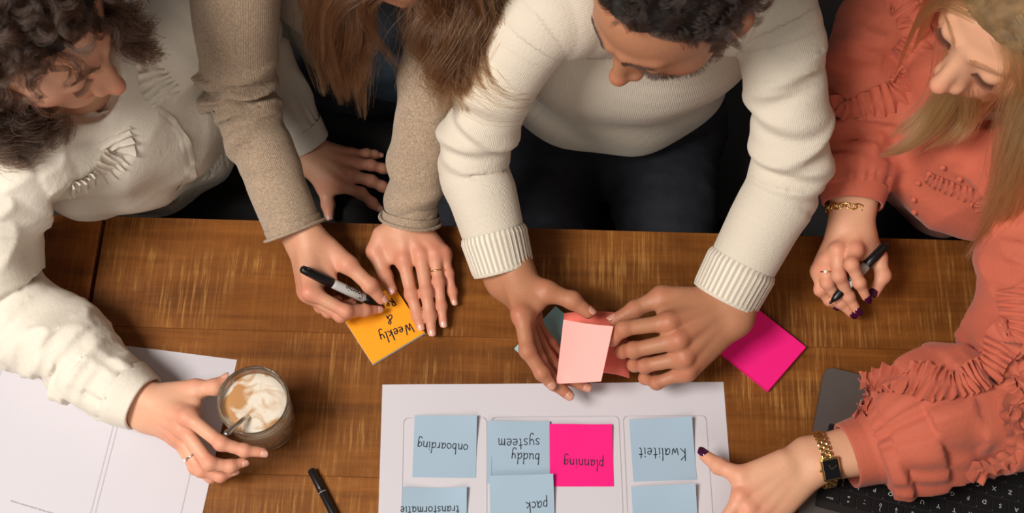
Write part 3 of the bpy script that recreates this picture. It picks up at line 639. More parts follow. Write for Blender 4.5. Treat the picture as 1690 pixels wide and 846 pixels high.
def skin(name, base, blush, rough=.48):
    m, nt, b = nodes_of(name); N = nt.nodes; L = nt.links
    at = N.new('ShaderNodeAttribute'); at.attribute_name = 'blush'; tc = N.new('ShaderNodeTexCoord')
    no = N.new('ShaderNodeTexNoise'); no.inputs['Scale'].default_value = 55; no.inputs['Detail'].default_value = 5; L.new(tc.outputs['Object'], no.inputs['Vector'])
    mx = N.new('ShaderNodeMix'); mx.data_type = 'RGBA'; mx.inputs['A'].default_value = (*base, 1); mx.inputs['B'].default_value = (*blush, 1)
    ad = N.new('ShaderNodeMath'); ad.operation = 'MULTIPLY_ADD'; L.new(no.outputs['Fac'], ad.inputs[0]); ad.inputs[1].default_value = .5; ad.inputs[2].default_value = -.2
    a2 = N.new('ShaderNodeMath'); a2.operation = 'ADD'; a2.use_clamp = True; L.new(ad.outputs[0], a2.inputs[0]); L.new(at.outputs['Fac'], a2.inputs[1]); L.new(a2.outputs[0], mx.inputs['Factor'])
    # stubble / brow tone where the 'dark' attribute says so
    d = N.new('ShaderNodeAttribute'); d.attribute_name = 'dark'; m2 = N.new('ShaderNodeMix'); m2.data_type = 'RGBA'; L.new(mx.outputs['Result'], m2.inputs['A']); m2.inputs['B'].default_value = (*[c * .18 for c in base], 1); L.new(d.outputs['Fac'], m2.inputs['Factor'])
    l = N.new('ShaderNodeAttribute'); l.attribute_name = 'lip'; m3 = N.new('ShaderNodeMix'); m3.data_type = 'RGBA'; L.new(m2.outputs['Result'], m3.inputs['A']); m3.inputs['B'].default_value = (base[0] * .75, base[1] * .42, base[2] * .42, 1); L.new(l.outputs['Fac'], m3.inputs['Factor'])
    L.new(m3.outputs['Result'], b.inputs['Base Color']); b.inputs['Roughness'].default_value = rough; b.inputs['Specular IOR Level'].default_value = .42
    b.inputs['Subsurface Weight'].default_value = .18; b.inputs['Subsurface Radius'].default_value = (.9, .35, .2); b.inputs['Subsurface Scale'].default_value = .006
    n1 = N.new('ShaderNodeTexNoise'); n1.inputs['Scale'].default_value = 420; n1.inputs['Detail'].default_value = 3; L.new(tc.outputs['Object'], n1.inputs['Vector'])
    vo = N.new('ShaderNodeTexVoronoi'); vo.inputs['Scale'].default_value = 750; L.new(tc.outputs['Object'], vo.inputs['Vector'])
    s_ = N.new('ShaderNodeMath'); s_.operation = 'ADD'; L.new(n1.outputs['Fac'], s_.inputs[0]); L.new(vo.outputs['Distance'], s_.inputs[1])
    ca = N.new('ShaderNodeAttribute'); ca.attribute_name = 'crease'; cs = N.new('ShaderNodeSeparateXYZ'); L.new(ca.outputs['Vector'], cs.inputs[0]); n2 = N.new('ShaderNodeTexNoise'); n2.inputs['Scale'].default_value = 240; L.new(tc.outputs['Object'], n2.inputs['Vector'])
    def mth(op, a, c, d=0.0):
        x = N.new('ShaderNodeMath'); x.operation = op
        for i, v in enumerate((a, c, d)):
            if isinstance(v, float): x.inputs[i].default_value = v
            else: L.new(v, x.inputs[i])
        return x.outputs[0]
    ph = mth('MULTIPLY_ADD', n2.outputs['Fac'], 5.0, mth('MULTIPLY', cs.outputs[0], 2.1)); sn = mth('SINE', ph, 0.0); sn = mth('POWER', mth('ABSOLUTE', sn, 0.0), .5); crs = mth('MULTIPLY', mth('MULTIPLY', sn, cs.outputs[1]), 3.5)
    tot = mth('ADD', s_.outputs[0], crs)
    bp = N.new('ShaderNodeBump'); bp.inputs['Strength'].default_value = .3; bp.inputs['Distance'].default_value = .0006; L.new(tot, bp.inputs['Height']); L.new(bp.outputs['Normal'], b.inputs['Normal'])
    return m
# head in its own axes: x to the person's right, y out of the face, z to the crown; origin between the ears at eye level
class Head:
    def __init__(s, c, F, U, k=1.0, male=False, neck=None):
        s.c = np.asarray(c, float) if not isinstance(c, tuple) else None; s.k = k; s.male = male; s.F = nrm(F); s.X = nrm(np.cross(s.F, U)); s.U = np.cross(s.X, s.F); s.R = np.stack([s.X, s.F, s.U], 1)
        if isinstance(c, tuple): s.c = np.asarray(c[0], float) - s.R @ A(0, .125, -.037) * k     # placed by the tip of the nose
        s.neck = s.loc(np.asarray(neck)[None])[0] if neck is not None else A(0, -.05, -.19)
    def loc(s, p): return (p - s.c) @ s.R / s.k
    def wld(s, q): return np.asarray(q) @ s.R.T * s.k + s.c
    def skull(s, q): return smin(ellip(q, (0, -.014, .030), (.0745, .095, .086)), ellip(q, (0, .026, -.012), (.064, .062, .085)), .03)
    def sdf_l(s, q):
        ab = q * [1, 1, 1]; ab = np.c_[np.abs(q[:, 0]), q[:, 1], q[:, 2]]; m = s.male
        d = s.skull(q)
        d = smin(d, ball(ab, (.040, .046, -.026), .027), .022)
        d = smin(d, rcone(ab, (.050, .000, -.058), (.012, .070, -.098), .019 if not m else .021, .018 if not m else .021), .02)
        d = smin(d, ellip(q, (0, .066, -.064), (.033, .026, .030)), .016)
        d = smin(d, ball(q, (0, .080, -.099), .0165), .012)
        d = smin(d, rcone(ab, (.010, .086, .021), (.040, .071, .024), .0075 if not m else .0095, .0065), .012)      # brow
        d = smax(d, -ball(ab, (.031, .108, -.001), .020), .012)                                                     # sockets
        d = smin(d, ball(ab, (.0315, .0735, -.001), .0142), .004)                                                   # lids
        d = smin(d, rcone(q, (0, .086, .012), (0, .112, -.034), .0070, .0100), .010)                                # nose
        d = smin(d, rcone(ab, (.005, .084, .006), (.0095, .094, -.036), .0085, .0105), .008)
        d = smin(d, ball(q, (0, .1145, -.037), .0100 if not m else .011), .006); d = smin(d, ball(ab, (.0125, .101, -.042), .0078), .007)
        d = smax(d, -ball(ab, (.0062, .106, -.0495), .0042), .003)
        d = smin(d, rcone(ab, (.0, .0955, -.0655), (.021, .084, -.069), .0055, .003), .005)                          # lips
        d = smin(d, rcone(ab, (.0, .0945, -.0765), (.019, .084, -.071), .0065, .003), .005)
        d = smax(d, -rcone(ab, (.0, .1025, -.0705), (.021, .0905, -.0705), .0018, .0012), .0025)
        d = smin(d, smax(ellip(ab, (.0775, -.012, -.012), (.009, .019, .032)), -ellip(ab, (.0865, -.008, -.010), (.006, .011, .021)), .004), .006)  # ears
        return smin(d, rcone(q, (0, -.022, -.055), s.neck, .050 if not m else .056, .056 if not m else .064), .02)
    def sdf(s, p): return s.sdf_l(s.loc(p)) * s.k
    def build(s, h=.0028, brow=1.0, beard=0.0):
        lo = np.minimum(s.wld(s.neck) - .08, s.c - .15); hi = np.maximum(s.wld(s.neck) + .08, s.c + .15)
        V, Q = surf(s.sdf, lo, hi, h); V = relax(V, Q, 1, .4); q = s.loc(V); ab = np.c_[np.abs(q[:, 0]), q[:, 1], q[:, 2]]; g = lambda c, r: np.exp(-((ab - c) ** 2).sum(1) / (2 * r * r))
        bl = .45 * g((.045, .06, -.04), .022) + .6 * g((0, .118, -.04), .012) + .35 * g((.0775, -.012, -.012), .02)
        dk = np.zeros(len(V))
        if beard:
            r = np.clip((-.035 - q[:, 2]) / .02, 0, 1) * np.clip((q[:, 1] + .01) / .03, 0, 1) * np.clip((q[:, 2] + .135) / .02, 0, 1); r *= 1 - g((.0, .075, -.045), .012) ; r = np.maximum(r * np.clip((ab[:, 0] - .045) / .015 + np.clip((-.05 - q[:, 2]) / .01, 0, 1), 0, 1), 0); dk = beard * np.clip(r, 0, 1) * (1 - np.exp(-((ab - [.008, .093, -.07]) ** 2 / (2 * np.array([.014, .02, .007]) ** 2)).sum(1)))
        lip = np.exp(-((ab - [.004, .097, -.0705]) ** 2 / (2 * np.array([.012, .012, .0062]) ** 2)).sum(1)) ** .7
        return V, Q, bl, dk, np.clip(lip * 1.2 - .15, 0, 1)
# ---------------------------------------------------------------- cloth
def cloth(name, col, kind='woven', rough=.85, sheen=.25, amp=1.0):
    m, nt, b = nodes_of(name); N = nt.nodes; L = nt.links
    def n(t, **kw):
        x = N.new(t)
        for k, v in kw.items(): x.inputs[k.replace('_', ' ')].default_value = v
        return x
    def mt(op, a, c=None, d=None):
        x = N.new('ShaderNodeMath'); x.operation = op
        for i, v in enumerate((a, c, d)):
            if v is None: continue
            if isinstance(v, (int, float)): x.inputs[i].default_value = v
            else: L.new(v, x.inputs[i])
        return x.outputs[0]
    tc = n('ShaderNodeTexCoord'); at = N.new('ShaderNodeAttribute'); at.attribute_name = 'run'; sp = n('ShaderNodeSeparateXYZ'); L.new(at.outputs['Vector'], sp.inputs[0]); th, run, rib = sp.outputs
    no = n('ShaderNodeTexNoise', Scale=260, Detail=4); L.new(tc.outputs['Object'], no.inputs['Vector'])
    if kind == 'knit':      # fine ribs along the sleeve, chunky ribs where rib = 1
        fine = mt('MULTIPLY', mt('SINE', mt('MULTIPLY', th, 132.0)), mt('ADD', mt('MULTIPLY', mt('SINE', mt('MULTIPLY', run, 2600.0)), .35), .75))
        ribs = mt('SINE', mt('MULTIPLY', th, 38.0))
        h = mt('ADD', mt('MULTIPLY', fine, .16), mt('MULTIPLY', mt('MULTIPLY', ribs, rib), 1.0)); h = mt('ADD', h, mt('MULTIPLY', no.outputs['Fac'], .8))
        tone = mt('MULTIPLY_ADD', mt('MULTIPLY', ribs, rib), .28, mt('MULTIPLY_ADD', fine, .04, .9)); dist = .0011 * amp  # tone paints shade into the grooves between the ribs
    elif kind == 'wool':    # flecked melange
        fl = n('ShaderNodeTexNoise', Scale=420, Detail=5, Roughness=.8); L.new(tc.outputs['Object'], fl.inputs['Vector'])
        fine = mt('SINE', mt('MULTIPLY', th, 110.0)); big = n('ShaderNodeTexNoise', Scale=30, Detail=4); L.new(tc.outputs['Object'], big.inputs['Vector'])
        h = mt('ADD', mt('MULTIPLY', fine, .16), mt('MULTIPLY', fl.outputs['Fac'], 1.5)); tone = mt('ADD', mt('MULTIPLY_ADD', fl.outputs['Fac'], 2.2, -.22), mt('MULTIPLY_ADD', big.outputs['Fac'], .3, -.08)); dist = .0012 * amp
    else:
        big = n('ShaderNodeTexNoise', Scale=34, Detail=5, Roughness=.62, Distortion=.5); L.new(tc.outputs['Object'], big.inputs['Vector'])
        h = mt('ADD', mt('MULTIPLY', big.outputs['Fac'], 1.6), mt('MULTIPLY', no.outputs['Fac'], .35)); tone = mt('MULTIPLY_ADD', no.outputs['Fac'], .10, .93); dist = .0011 * amp
    mx = N.new('ShaderNodeMix'); mx.data_type = 'RGBA'; mx.blend_type = 'MULTIPLY'; mx.inputs['Factor'].default_value = 1; mx.inputs['A'].default_value = (*col, 1)
    cb = N.new('ShaderNodeCombineColor'); [L.new(tone, cb.inputs[i]) for i in range(3)]; L.new(cb.outputs[0], mx.inputs['B']); L.new(mx.outputs['Result'], b.inputs['Base Color'])
    b.inputs['Roughness'].default_value = rough; b.inputs['Sheen Weight'].default_value = sheen; b.inputs['Specular IOR Level'].default_value = .2
    bp = n('ShaderNodeBump', Strength=.7, Distance=dist); L.new(h, bp.inputs['Height']); L.new(bp.outputs['Normal'], b.inputs['Normal']); return m
class Sleeve:
    def __init__(s, pts, rad, folds=(), cuff=.03, rib=0.0, gather=None, roll=0.0, puff=0.0, seed=0, thick=.0026, n=22, up=(0, 0, 1), band=None):
        s.p = Path(pts, rad, n, up); s.folds = folds; s.cuff = cuff; s.rib = rib; s.gather = gather; s.roll = roll; s.puff = puff; s.seed = seed; s.th = thick; s.L = s.p.L; s.e, s.T = s.p.at(s.L - cuff + .005)[:2]; s.lo, s.hi = s.bounds()
    def sdf(s, q):
        ins = ((q > s.lo) & (q < s.hi)).all(1); n = len(q); D = np.full(n, .25); RU = np.zeros(n); TH = np.zeros(n)
        if ins.any(): D[ins], RU[ins], TH[ins] = s._sdf(q[ins])
        return D, RU, TH, s.L
    def shape(s, run, th):
        L = s.L; disp = np.zeros(len(run))
        for sc, a, w, tilt, t0, foc in s.folds:
            u = run - sc * L - tilt * np.sin(th - t0); mk = .5 + .5 * np.cos(th - t0) if foc else 1.0
            disp += a * mk * (np.exp(-(u / w) ** 2) - .8 * np.exp(-((u - 1.7 * w) / w) ** 2))
        if s.puff: disp += s.puff * (vnoise(np.c_[np.cos(th) * .6, np.sin(th) * .6, run * 9], 3.2, s.seed) + 1.1 - 1.5 * np.abs(vnoise(np.c_[np.cos(th) * .5, np.sin(th) * .5, run * 8], 4.2, s.seed + 7)) ** .7) * np.clip((L - s.cuff - run) / .03, 0, 1)
        if s.gather:
            nn, a, ln = s.gather; e = np.exp(-np.maximum(0, L - s.cuff - run) / ln); disp += a * e * (np.sin(nn * th + 2.5 * np.sin(3 * th + s.seed) + run * 30) * (.65 + .5 * np.sin(5 * th + s.seed * 2 + run * 40)) - .2)
        return disp
    def _sdf(s, q):
        d, run, th, dist, rr = s.p.ev(q); d = d - s.shape(run, th); t = (q - s.e) @ s.T
        return smax(d, np.where(run > s.L - .12, t, -1.0), .002), run, th
    def bounds(s): r = s.p.r.max() + .035; return s.p.c.min(0) - r, s.p.c.max(0) + r
    def build_cuff(s, m, parent):
        """double-walled cuff tube, open at the wrist"""
        na = 228 if s.rib else 96; th = np.arange(na) * 2 * np.pi / na; prof = []; L = s.L; s0 = L - s.cuff; nl = 22
        for i in range(nl):
            r_ = s0 + (L - s0) * i / (nl - 1); o = .0012 if not s.rib else .0004 + .0026 * min(1, i / 3) ; prof.append((r_, o))
        if s.roll: prof += [(L + .6 * s.roll * math.sin(a) - s.roll * .2, .0012 + s.roll * (1 - math.cos(a)) * .75) for a in np.linspace(.5, 5.4, 9)]
        prof += [(L + .0008, -s.th * .2), (L + .0004, -s.th)] + [(L - x, -s.th) for x in (.006, .014, .024)]
        V = []; R = []
        for r_, o in prof:
            c, T, N, B, rad = s.p.at(min(r_, L)); c = c + T * max(0, r_ - L); rr = rad + o + (.0010 * np.sin(38 * th) * (o > .001) * min(1, max(0, (L - .0015 - r_) / .004)) if s.rib else .0006 * np.sin(5 * th + s.seed))
            V.append(c + rr[:, None] * (np.cos(th)[:, None] * N + np.sin(th)[:, None] * B)); R.append(np.stack([np.where(th > np.pi, th - 2 * np.pi, th), np.full(na, r_), np.full(na, 1.0 if s.rib and r_ < L - .003 and o > 0 else 0.0)], 1))
        k = len(prof); F = np.array([(j * na + i, j * na + (i + 1) % na, (j + 1) * na + (i + 1) % na, (j + 1) * na + i) for j in range(k - 1) for i in range(na)])[:, ::-1]
        o = link('cuff', mesh_np('cuff', np.vstack(V), F, True, {'run': np.vstack(R)}), m, parent); return o
def garment(name, m, parent, sleeves, torso=None, lo=None, hi=None, h=.0036, k=.03, split=True, extra=None):
    """one mesh: torso and sleeves run together; 'run' = (angle, length, rib) for the weave"""
    def f(p):
        d = torso(p) if torso else np.full(len(p), 1.0)
        for s in sleeves: d = smin(d, s.sdf(p)[0], k)
        if extra: d = extra(p, d)
        return d
    L0 = [s.bounds()[0] for s in sleeves] + ([lo] if lo is not None else []); H0 = [s.bounds()[1] for s in sleeves] + ([hi] if hi is not None else [])
    V, Q = surf(f, np.min(L0, 0), np.max(H0, 0), h, 1.5); V = relax(V, Q, 1, .45)
    run = np.zeros((len(V), 3)); best = np.full(len(V), .012); run[:, 0] = V[:, 0] / .05; run[:, 1] = V[:, 2]
    for s in sleeves:
        d, r, th, L = s.sdf(V); w = np.abs(d) < best; best[w] = np.abs(d)[w]; run[w, 0] = th[w]; run[w, 1] = r[w]; run[w, 2] = 0
    o = link(name, mesh_np(name, V, Q, True, {'run': run}), m, parent)
    for s in sleeves: s.build_cuff(m, o)
    return o, f
def project(f, p, it=6):
    p = np.array(p, float); e = .002
    for _ in range(it):
        d = f(p); g = np.stack([(f(p + np.eye(3)[k] * e) - f(p - np.eye(3)[k] * e)) / (2 * e) for k in range(3)], 1); g /= np.linalg.norm(g, axis=1)[:, None] + 1e-9; p = p - d[:, None] * g
    return p, g
def ruffle(f, pts, width, m, parent, amp=.006, freq=260, n=None, both=True, lift=.003, seed=0, name='ruffle'):
    """gathered frill stitched to the cloth along pts"""
    q = spline(np.asarray(pts), 60); ln = np.linalg.norm(np.diff(q, axis=0), axis=1).sum(); n = n or max(60, int(ln / .0008)); q = resample(q, n); q, g = project(f, q)
    sm = lambda x, w: np.stack([np.convolve(np.pad(x[:, k], w, mode='edge'), np.ones(2 * w + 1) / (2 * w + 1), 'valid') for k in range(3)], 1)
    q = resample(sm(q, 6), n); g = sm(sm(g, 14), 14); g /= np.linalg.norm(g, axis=1)[:, None]; T, _, _ = frames(q); B = np.cross(T, g); B /= np.linalg.norm(B, axis=1)[:, None]; s = np.linspace(0, ln, n); r = np.random.default_rng(seed)
    freq = freq * 4.0 if freq > 100 else freq; ph = s * freq + 2.2 * np.sin(s * 91 + seed) + 1.9 * np.sin(s * 37 + 2 * seed); wv = 1 + .16 * np.sin(s * 37 + seed) + .12 * np.sin(s * 119)
    vs = np.linspace(-1, 1, 11) if both else np.linspace(-.12, 1, 9); V = []
    for v in vs:
        a = abs(v); z = lift * (1 - .3 * a) + .55 * amp * (.15 + a ** .8) * (.75 + np.sin(ph + .9 * v) + .4 * np.sin(.41 * ph + 1 + 2 * v)) ; V.append(q + B * (v * width * wv)[:, None] + g * np.maximum(z, .0006)[:, None] + T * (.0016 * a * np.cos(ph + v))[:, None])
    V = np.array(V).reshape(-1, 3); k = len(vs); F = np.array([(j * n + i, j * n + i + 1, (j + 1) * n + i + 1, (j + 1) * n + i) for j in range(k - 1) for i in range(n - 1)])
    return link(name, mesh_np(name, V, F), m, parent)
def limb_path(f, pts, h=.02): return None
def torso_fn(chain, sx, xdir):
    """chain of (centre, half depth); wider along xdir by 1/sx"""
    xd = nrm(xdir * A(1, 1, 0))
    def f(p):
        d = None
        for (a, ra), (b, rb) in zip(chain[:-1], chain[1:]):
            c = (a + b) / 2; q = p - c; q = q - np.outer(q @ xd, xd) * (1 - sx); a2 = a - c; b2 = b - c; a2 = a2 - xd * (a2 @ xd) * (1 - sx); b2 = b2 - xd * (b2 @ xd) * (1 - sx)
            e = rcone(q, a2, b2, ra, rb); d = e if d is None else smin(d, e, .04)
        return d
    return f
def legs(m, shoe, parent, hipL, hipR, fw, kneeh=-.215, thigh=.40, r0=.082, r1=.058, h=.008):
    """seated trousers: pelvis, thighs under the table, shins to the floor; shoes"""
    fw = nrm(fw * A(1, 1, 0)); ks = []
    for hp in (hipL, hipR): ks.append(hp + fw * thigh + A(0, 0, kneeh - hp[2]))
    an = [k + fw * .03 + A(0, 0, -.69 - k[2]) for k in ks]
    def f(p):
        d = rcone(p, hipL, hipR, .1, .1)
        for hp, k, a in zip((hipL, hipR), ks, an): d = smin(d, rcone(p, hp, k, r0, r1), .03); d = smin(d, rcone(p, k, a, r1, .045), .02)
        return d - .003 * vnoise(p, 26, 5) - .0025 * vnoise(p * [1, 2.2, 1], 60, 8)
    q = np.array([hipL, hipR] + ks + an); V, Q = surf(f, q.min(0) - .14, q.max(0) + .14, h, 1.5); link('trousers', mesh_np('trousers', V, Q), m, parent)
    for a in an:
        t = a - A(0, 0, a[2] + .725); sh = lambda p: smax(smin(rcone(p, t, t + fw * .15 - A(0, 0, .008), .038, .03), rcone(p, t - fw * .03, t + A(0, 0, .04), .036, .04), .02), -(p[:, 2] + .758), .004)
        V, Q = surf(sh, t - .22, t + .22, .006); link('shoe', mesh_np('shoe', V, Q), shoe, parent)
def person(name, label, m, parts):
    """parts: (V, Q, blush[, dark, lip]) of the skin, one body mesh"""
    Vs, Qs, B, D, Lp, C, n = [], [], [], [], [], [], 0
    for p in parts:
        Vs.append(p[0]); Qs.append(p[1] + n); n += len(p[0]); B.append(p[2]); z = np.zeros(len(p[0])); D.append(p[3] if len(p) > 3 and p[3] is not None else z); Lp.append(p[4] if len(p) > 4 and p[4] is not None else z); C.append(p[5] if len(p) > 5 else np.zeros((len(z), 3)))
    V = np.vstack(Vs); o = link(name, mesh_np(name, V, np.vstack(Qs), True, {'blush': np.concatenate(B), 'dark': np.concatenate(D), 'lip': np.concatenate(Lp), 'crease': np.vstack(C)}), m)
    return meta(o, label, 'person')
def core(f, lo, hi, h=.012, arms=()):
    f0 = f; q = np.array([p for a in arms for p in a] + [lo, hi])
    def f(p):
        d = f0(p)
        for s, e, w in arms: d = smin(d, rcone(p, s, e, .030, .027), .02); d = smin(d, rcone(p, e, w, .027, .017), .02)
        return d
    V, Q = surf(f, q.min(0) - .04, q.max(0) + .04, h); return V, Q, np.zeros(len(V))
GOLD = mat('gold', (.83, .58, .22), .22, 1.0); SILVER = mat('silver', (.8, .78, .74), .2, 1.0); GEM = mat('pale_gem', (.9, .9, .92), .05, 0, .9)
NAT = mat('natural_nail', srgb(222, 168, 150), .25, spec=.6); NATM = mat('natural_nail_tan', srgb(205, 150, 128), .3, spec=.55); PURP = mat('purple_nail_polish', srgb(62, 8, 48), .12, spec=.8)
NAVY = mat('dark_navy_denim', srgb(30, 32, 42), .85, noise=.25, nscale=60, bump=.3, bscale=500); BLACKC = mat('black_trouser_cloth', srgb(20, 20, 22), .9, noise=.2, nscale=40); SHOE = mat('dark_leather', srgb(28, 22, 18), .45)
BENCHW = mat('bench_black', srgb(18, 16, 15), .6, noise=.2, nscale=15)
UPV = A(0, 0, 1)
# ================================================================ the man in the cream sweater
sk_m = skin('tan_skin', srgb(180, 126, 94), srgb(186, 106, 82))
cr = crop(800, 420, 3.385)
JmR = dict(wrist=cr(138, 120, .064), thumb=[cr(200, 165, .074), cr(345, 205, .086), cr(490, 255, .082), cr(606, 345, .072)],
  index=[cr(208, 335, .088), cr(238, 535, .086), cr(318, 660, .070), cr(385, 742, .058)], middle=[cr(212, 348, .070), cr(300, 590, .064), cr(385, 715, .050), cr(490, 800, .040)],
  ring=[cr(232, 348, .052), cr(350, 575, .046), cr(455, 690, .036), cr(592, 748, .030)], pinky=[cr(255, 345, .036), cr(365, 500, .034), cr(415, 560, .030), cr(460, 620, .026)], thumb_n=nrm(A(.35, .55, .8)))
JmR['index_nail'] = nrm(A(-.3, -.3, 1)); JmR['middle_nail'] = nrm(A(.0, -.55, 1)); JmR['ring_nail'] = nrm(A(.2, -.6, 1))
w_ = JmR['wrist']; mR_el = P(780, 262, .13); hmR = Hand(JmR, A(-.75, .1, .66), P(831, 446, .066) + nrm(mR_el - P(831, 446, .066)) * .035, 1.04, .0225)
cr = crop(990, 420, 3.526)
JmL = dict(wrist=cr(755, 325, .075), thumb=[cr(590, 270, .078), cr(360, 245, .078), cr(205, 320, .070), cr(52, 400, .062)],
  index=[cr(400, 395, .098), cr(140, 430, .092), cr(72, 490, .076), cr(78, 455, .056)], middle=[cr(455, 500, .092), cr(195, 555, .078), cr(130, 560, .058), cr(175, 520, .042)],
  ring=[cr(488, 600, .078), cr(262, 645, .062), cr(200, 640, .044), cr(250, 590, .032)], pinky=[cr(505, 680, .062), cr(330, 745, .046), cr(262, 718, .032), cr(310, 670, .022)], thumb_n=nrm(A(0, .8, .6)))
w_ = JmL['wrist']; mL_el = P(1300, 292, .155); hmL = Hand(JmL, A(-.1, -.35, .93), P(1196, 492, .073) + nrm(mL_el - P(1196, 492, .073)) * .035, 1.04, .0225)
mH = Head((P(1012, 139, .318),), A(-.70, -.70, -.62), A(-.36, -.40, 1), .98, True, neck=A(.165, .215, .27))
mt_ch = [(A(.135, .33, -.22), .105), (A(.135, .30, -.04), .105), (A(.145, .265, .13), .112), (A(.155, .235, .25), .088)]
mtor = torso_fn(mt_ch, .70, A(1, -.05, 0)); mshL = P(1268, 20, .30); mshR = P(890, 35, .30)
man = person('person', 'dark-haired man in a cream knit sweater peeling a pink note', sk_m, [hmR.build(), hmL.build(), mH.build(beard=.75), core(lambda p: smin(mtor(p) + .03, rcone(p, A(.165, .215, .25), A(.16, .24, .1), .06, .08), .03), A(-.15, .1, -.35), A(.45, .5, .36), arms=((mshL, mL_el, hmL.fore), (mshR, mR_el, hmR.fore)))])
hmR.put_nails(NATM, man); hmL.put_nails(NATM, man)
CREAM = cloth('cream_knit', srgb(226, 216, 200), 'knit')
fm = [(.30, .006, .012, .02, .4, 1), (.40, .006, .010, -.015, 1.2, 1), (.48, .008, .010, .018, -.4, 1), (.55, .008, .011, -.012, .3, 1), (.61, .006, .010, .01, -.6, 1), (.16, .006, .016, .03, 2.4, 1)]
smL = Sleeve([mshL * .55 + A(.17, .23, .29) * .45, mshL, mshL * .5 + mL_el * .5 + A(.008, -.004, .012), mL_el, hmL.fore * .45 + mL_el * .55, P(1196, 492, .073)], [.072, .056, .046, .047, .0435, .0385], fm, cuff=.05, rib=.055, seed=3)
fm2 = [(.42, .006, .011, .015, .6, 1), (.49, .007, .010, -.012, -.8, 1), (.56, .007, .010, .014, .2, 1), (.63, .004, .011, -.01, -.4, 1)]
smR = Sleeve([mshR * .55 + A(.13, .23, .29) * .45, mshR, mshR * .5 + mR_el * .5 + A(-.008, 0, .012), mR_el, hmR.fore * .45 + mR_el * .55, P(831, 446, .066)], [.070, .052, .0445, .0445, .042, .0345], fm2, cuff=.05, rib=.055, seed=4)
def msw(p):
    d = smin(mtor(p), rcone(p, A(.16, .235, .27), A(.165, .215, .295), .085, .062), .05)
    d = d + .0035 * np.sin(p[:, 0] * 52 + 30 * (p[:, 2] - .05) + 1.2 * np.sin(p[:, 2] * 30)) * np.clip((.12 - p[:, 2]) / .15, 0, 1) * .8
    hem = -(p[:, 2] + .085 + .012 * np.sin((p[:, 0] - .1) * 14)); d = smax(d, hem, .004); d = smax(d, np.where(p[:, 2] < .0, -(d + .006), -1), .003)
    return smax(d, -ball(p, A(.165, .205, .335), .066), .006)
sw, fsw = garment('sweater', CREAM, man, [smL, smR], msw, A(-.1, .08, -.12), A(.4, .45, .36), .0034, .022)
sw['label'] = 'cream ribbed-cuff knit sweater'
legs(NAVY, SHOE, man, A(.05, .32, -.215), A(.225, .32, -.215), A(0, -1, 0), r0=.09)
# small dark embroidered mark on the chest
mk = [project(fsw, np.array([P(1186 + x, 92 + y, .27)]), 8) for x, y in ((-4, 0), (-1, -4), (2, 2), (4, -3), (6, 3))]
MB().tube(np.array([m_[0][0] + m_[1][0] * .0008 for m_ in mk]), .0013, 6).build('embroidered_mark', INK, sw)
# ================================================================ the woman in the beige wool cardigan
sk_b = skin('light_skin', srgb(210, 156, 126), srgb(208, 120, 98))
cr = crop(430, 340, 3.02)
JbL = dict(wrist=cr(735, 115, .036), thumb=[cr(612, 150, .030), cr(572, 225, .025), cr(622, 350, .020), cr(668, 440, .016)],
  index=[cr(713, 268, .034), cr(752, 440, .026), cr(783, 545, .019), cr(802, 622, .0135)], middle=[cr(798, 245, .036), cr(826, 430, .029), cr(845, 548, .020), cr(856, 650, .0135)],
  ring=[cr(868, 240, .034), cr(886, 378, .027), cr(900, 498, .018), cr(914, 606, .011)], pinky=[cr(912, 235, .030), cr(936, 335, .022), cr(955, 425, .015), cr(968, 495, .009)], thumb_n=nrm(A(-.5, .1, .8)))
w_ = JbL['wrist']; bL_el = P(712, 110, .17); hbL = Hand(JbL, A(0, .12, 1), P(676, 364, .038) + nrm(bL_el - P(676, 364, .038)) * .035, .90, .0185)
JbR = dict(wrist=cr(215, 160, .052), thumb=[cr(330, 205, .052), cr(435, 290, .058), cr(545, 395, .048), cr(618, 482, .026)],
  index=[cr(252, 430, .062), cr(425, 525, .050), cr(520, 520, .032), cr(602, 515, .017)], middle=[cr(240, 440, .047), cr(400, 545, .032), cr(485, 520, .020), cr(560, 500, .012)],
  ring=[cr(232, 435, .032), cr(340, 525, .020), cr(420, 500, .013), cr(470, 470, .012)], pinky=[cr(226, 420, .020), cr(300, 505, .012), cr(360, 480, .0105), cr(400, 450, .010)], thumb_n=nrm(A(.2, .5, .8)))
JbR['thumb_nail'] = nrm(A(.45, .35, .8)); JbR['index_nail'] = nrm(A(.1, -.35, 1))
w_ = JbR['wrist']; bR_el = P(396, 150, .14); hbR = Hand(JbR, A(-.72, -.35, .6), P(486, 381, .053) + nrm(bR_el - P(486, 381, .053)) * .03, .90, .0185)
bH = Head(P(672, -127, .37), A(.05, -.72, -.70), A(0, -.72, .69), .95, False, neck=A(-.135, .31, .28))
bt_ch = [(A(-.165, .43, -.22), .10), (A(-.165, .40, -.03), .09), (A(-.155, .36, .13), .10), (A(-.145, .32, .24), .075)]
btor = torso_fn(bt_ch, .68, A(1, 0, 0)); bshL = P(800, -95, .31); bshR = P(388, -95, .30)
woman_b = person('person', 'long-haired woman in a beige wool cardigan writing on the orange note', sk_b, [hbR.build(), hbL.build(), bH.build(), core(lambda p: btor(p) + .02, A(-.4, .2, -.35), A(.1, .56, .35), arms=((bshL, bL_el, hbL.fore), (bshR, bR_el, hbR.fore)))])
hbR.put_nails(NAT, woman_b); hbL.put_nails(NAT, woman_b)
ring_on(JbL['ring'][0], JbL['ring'][1], .62, .0092, .0008, GOLD, woman_b, label='thin gold ring')
DENIM = mat('blue_denim_shirt', srgb(66, 82, 98), .85, noise=.2, nscale=50, bump=.3, bscale=500)
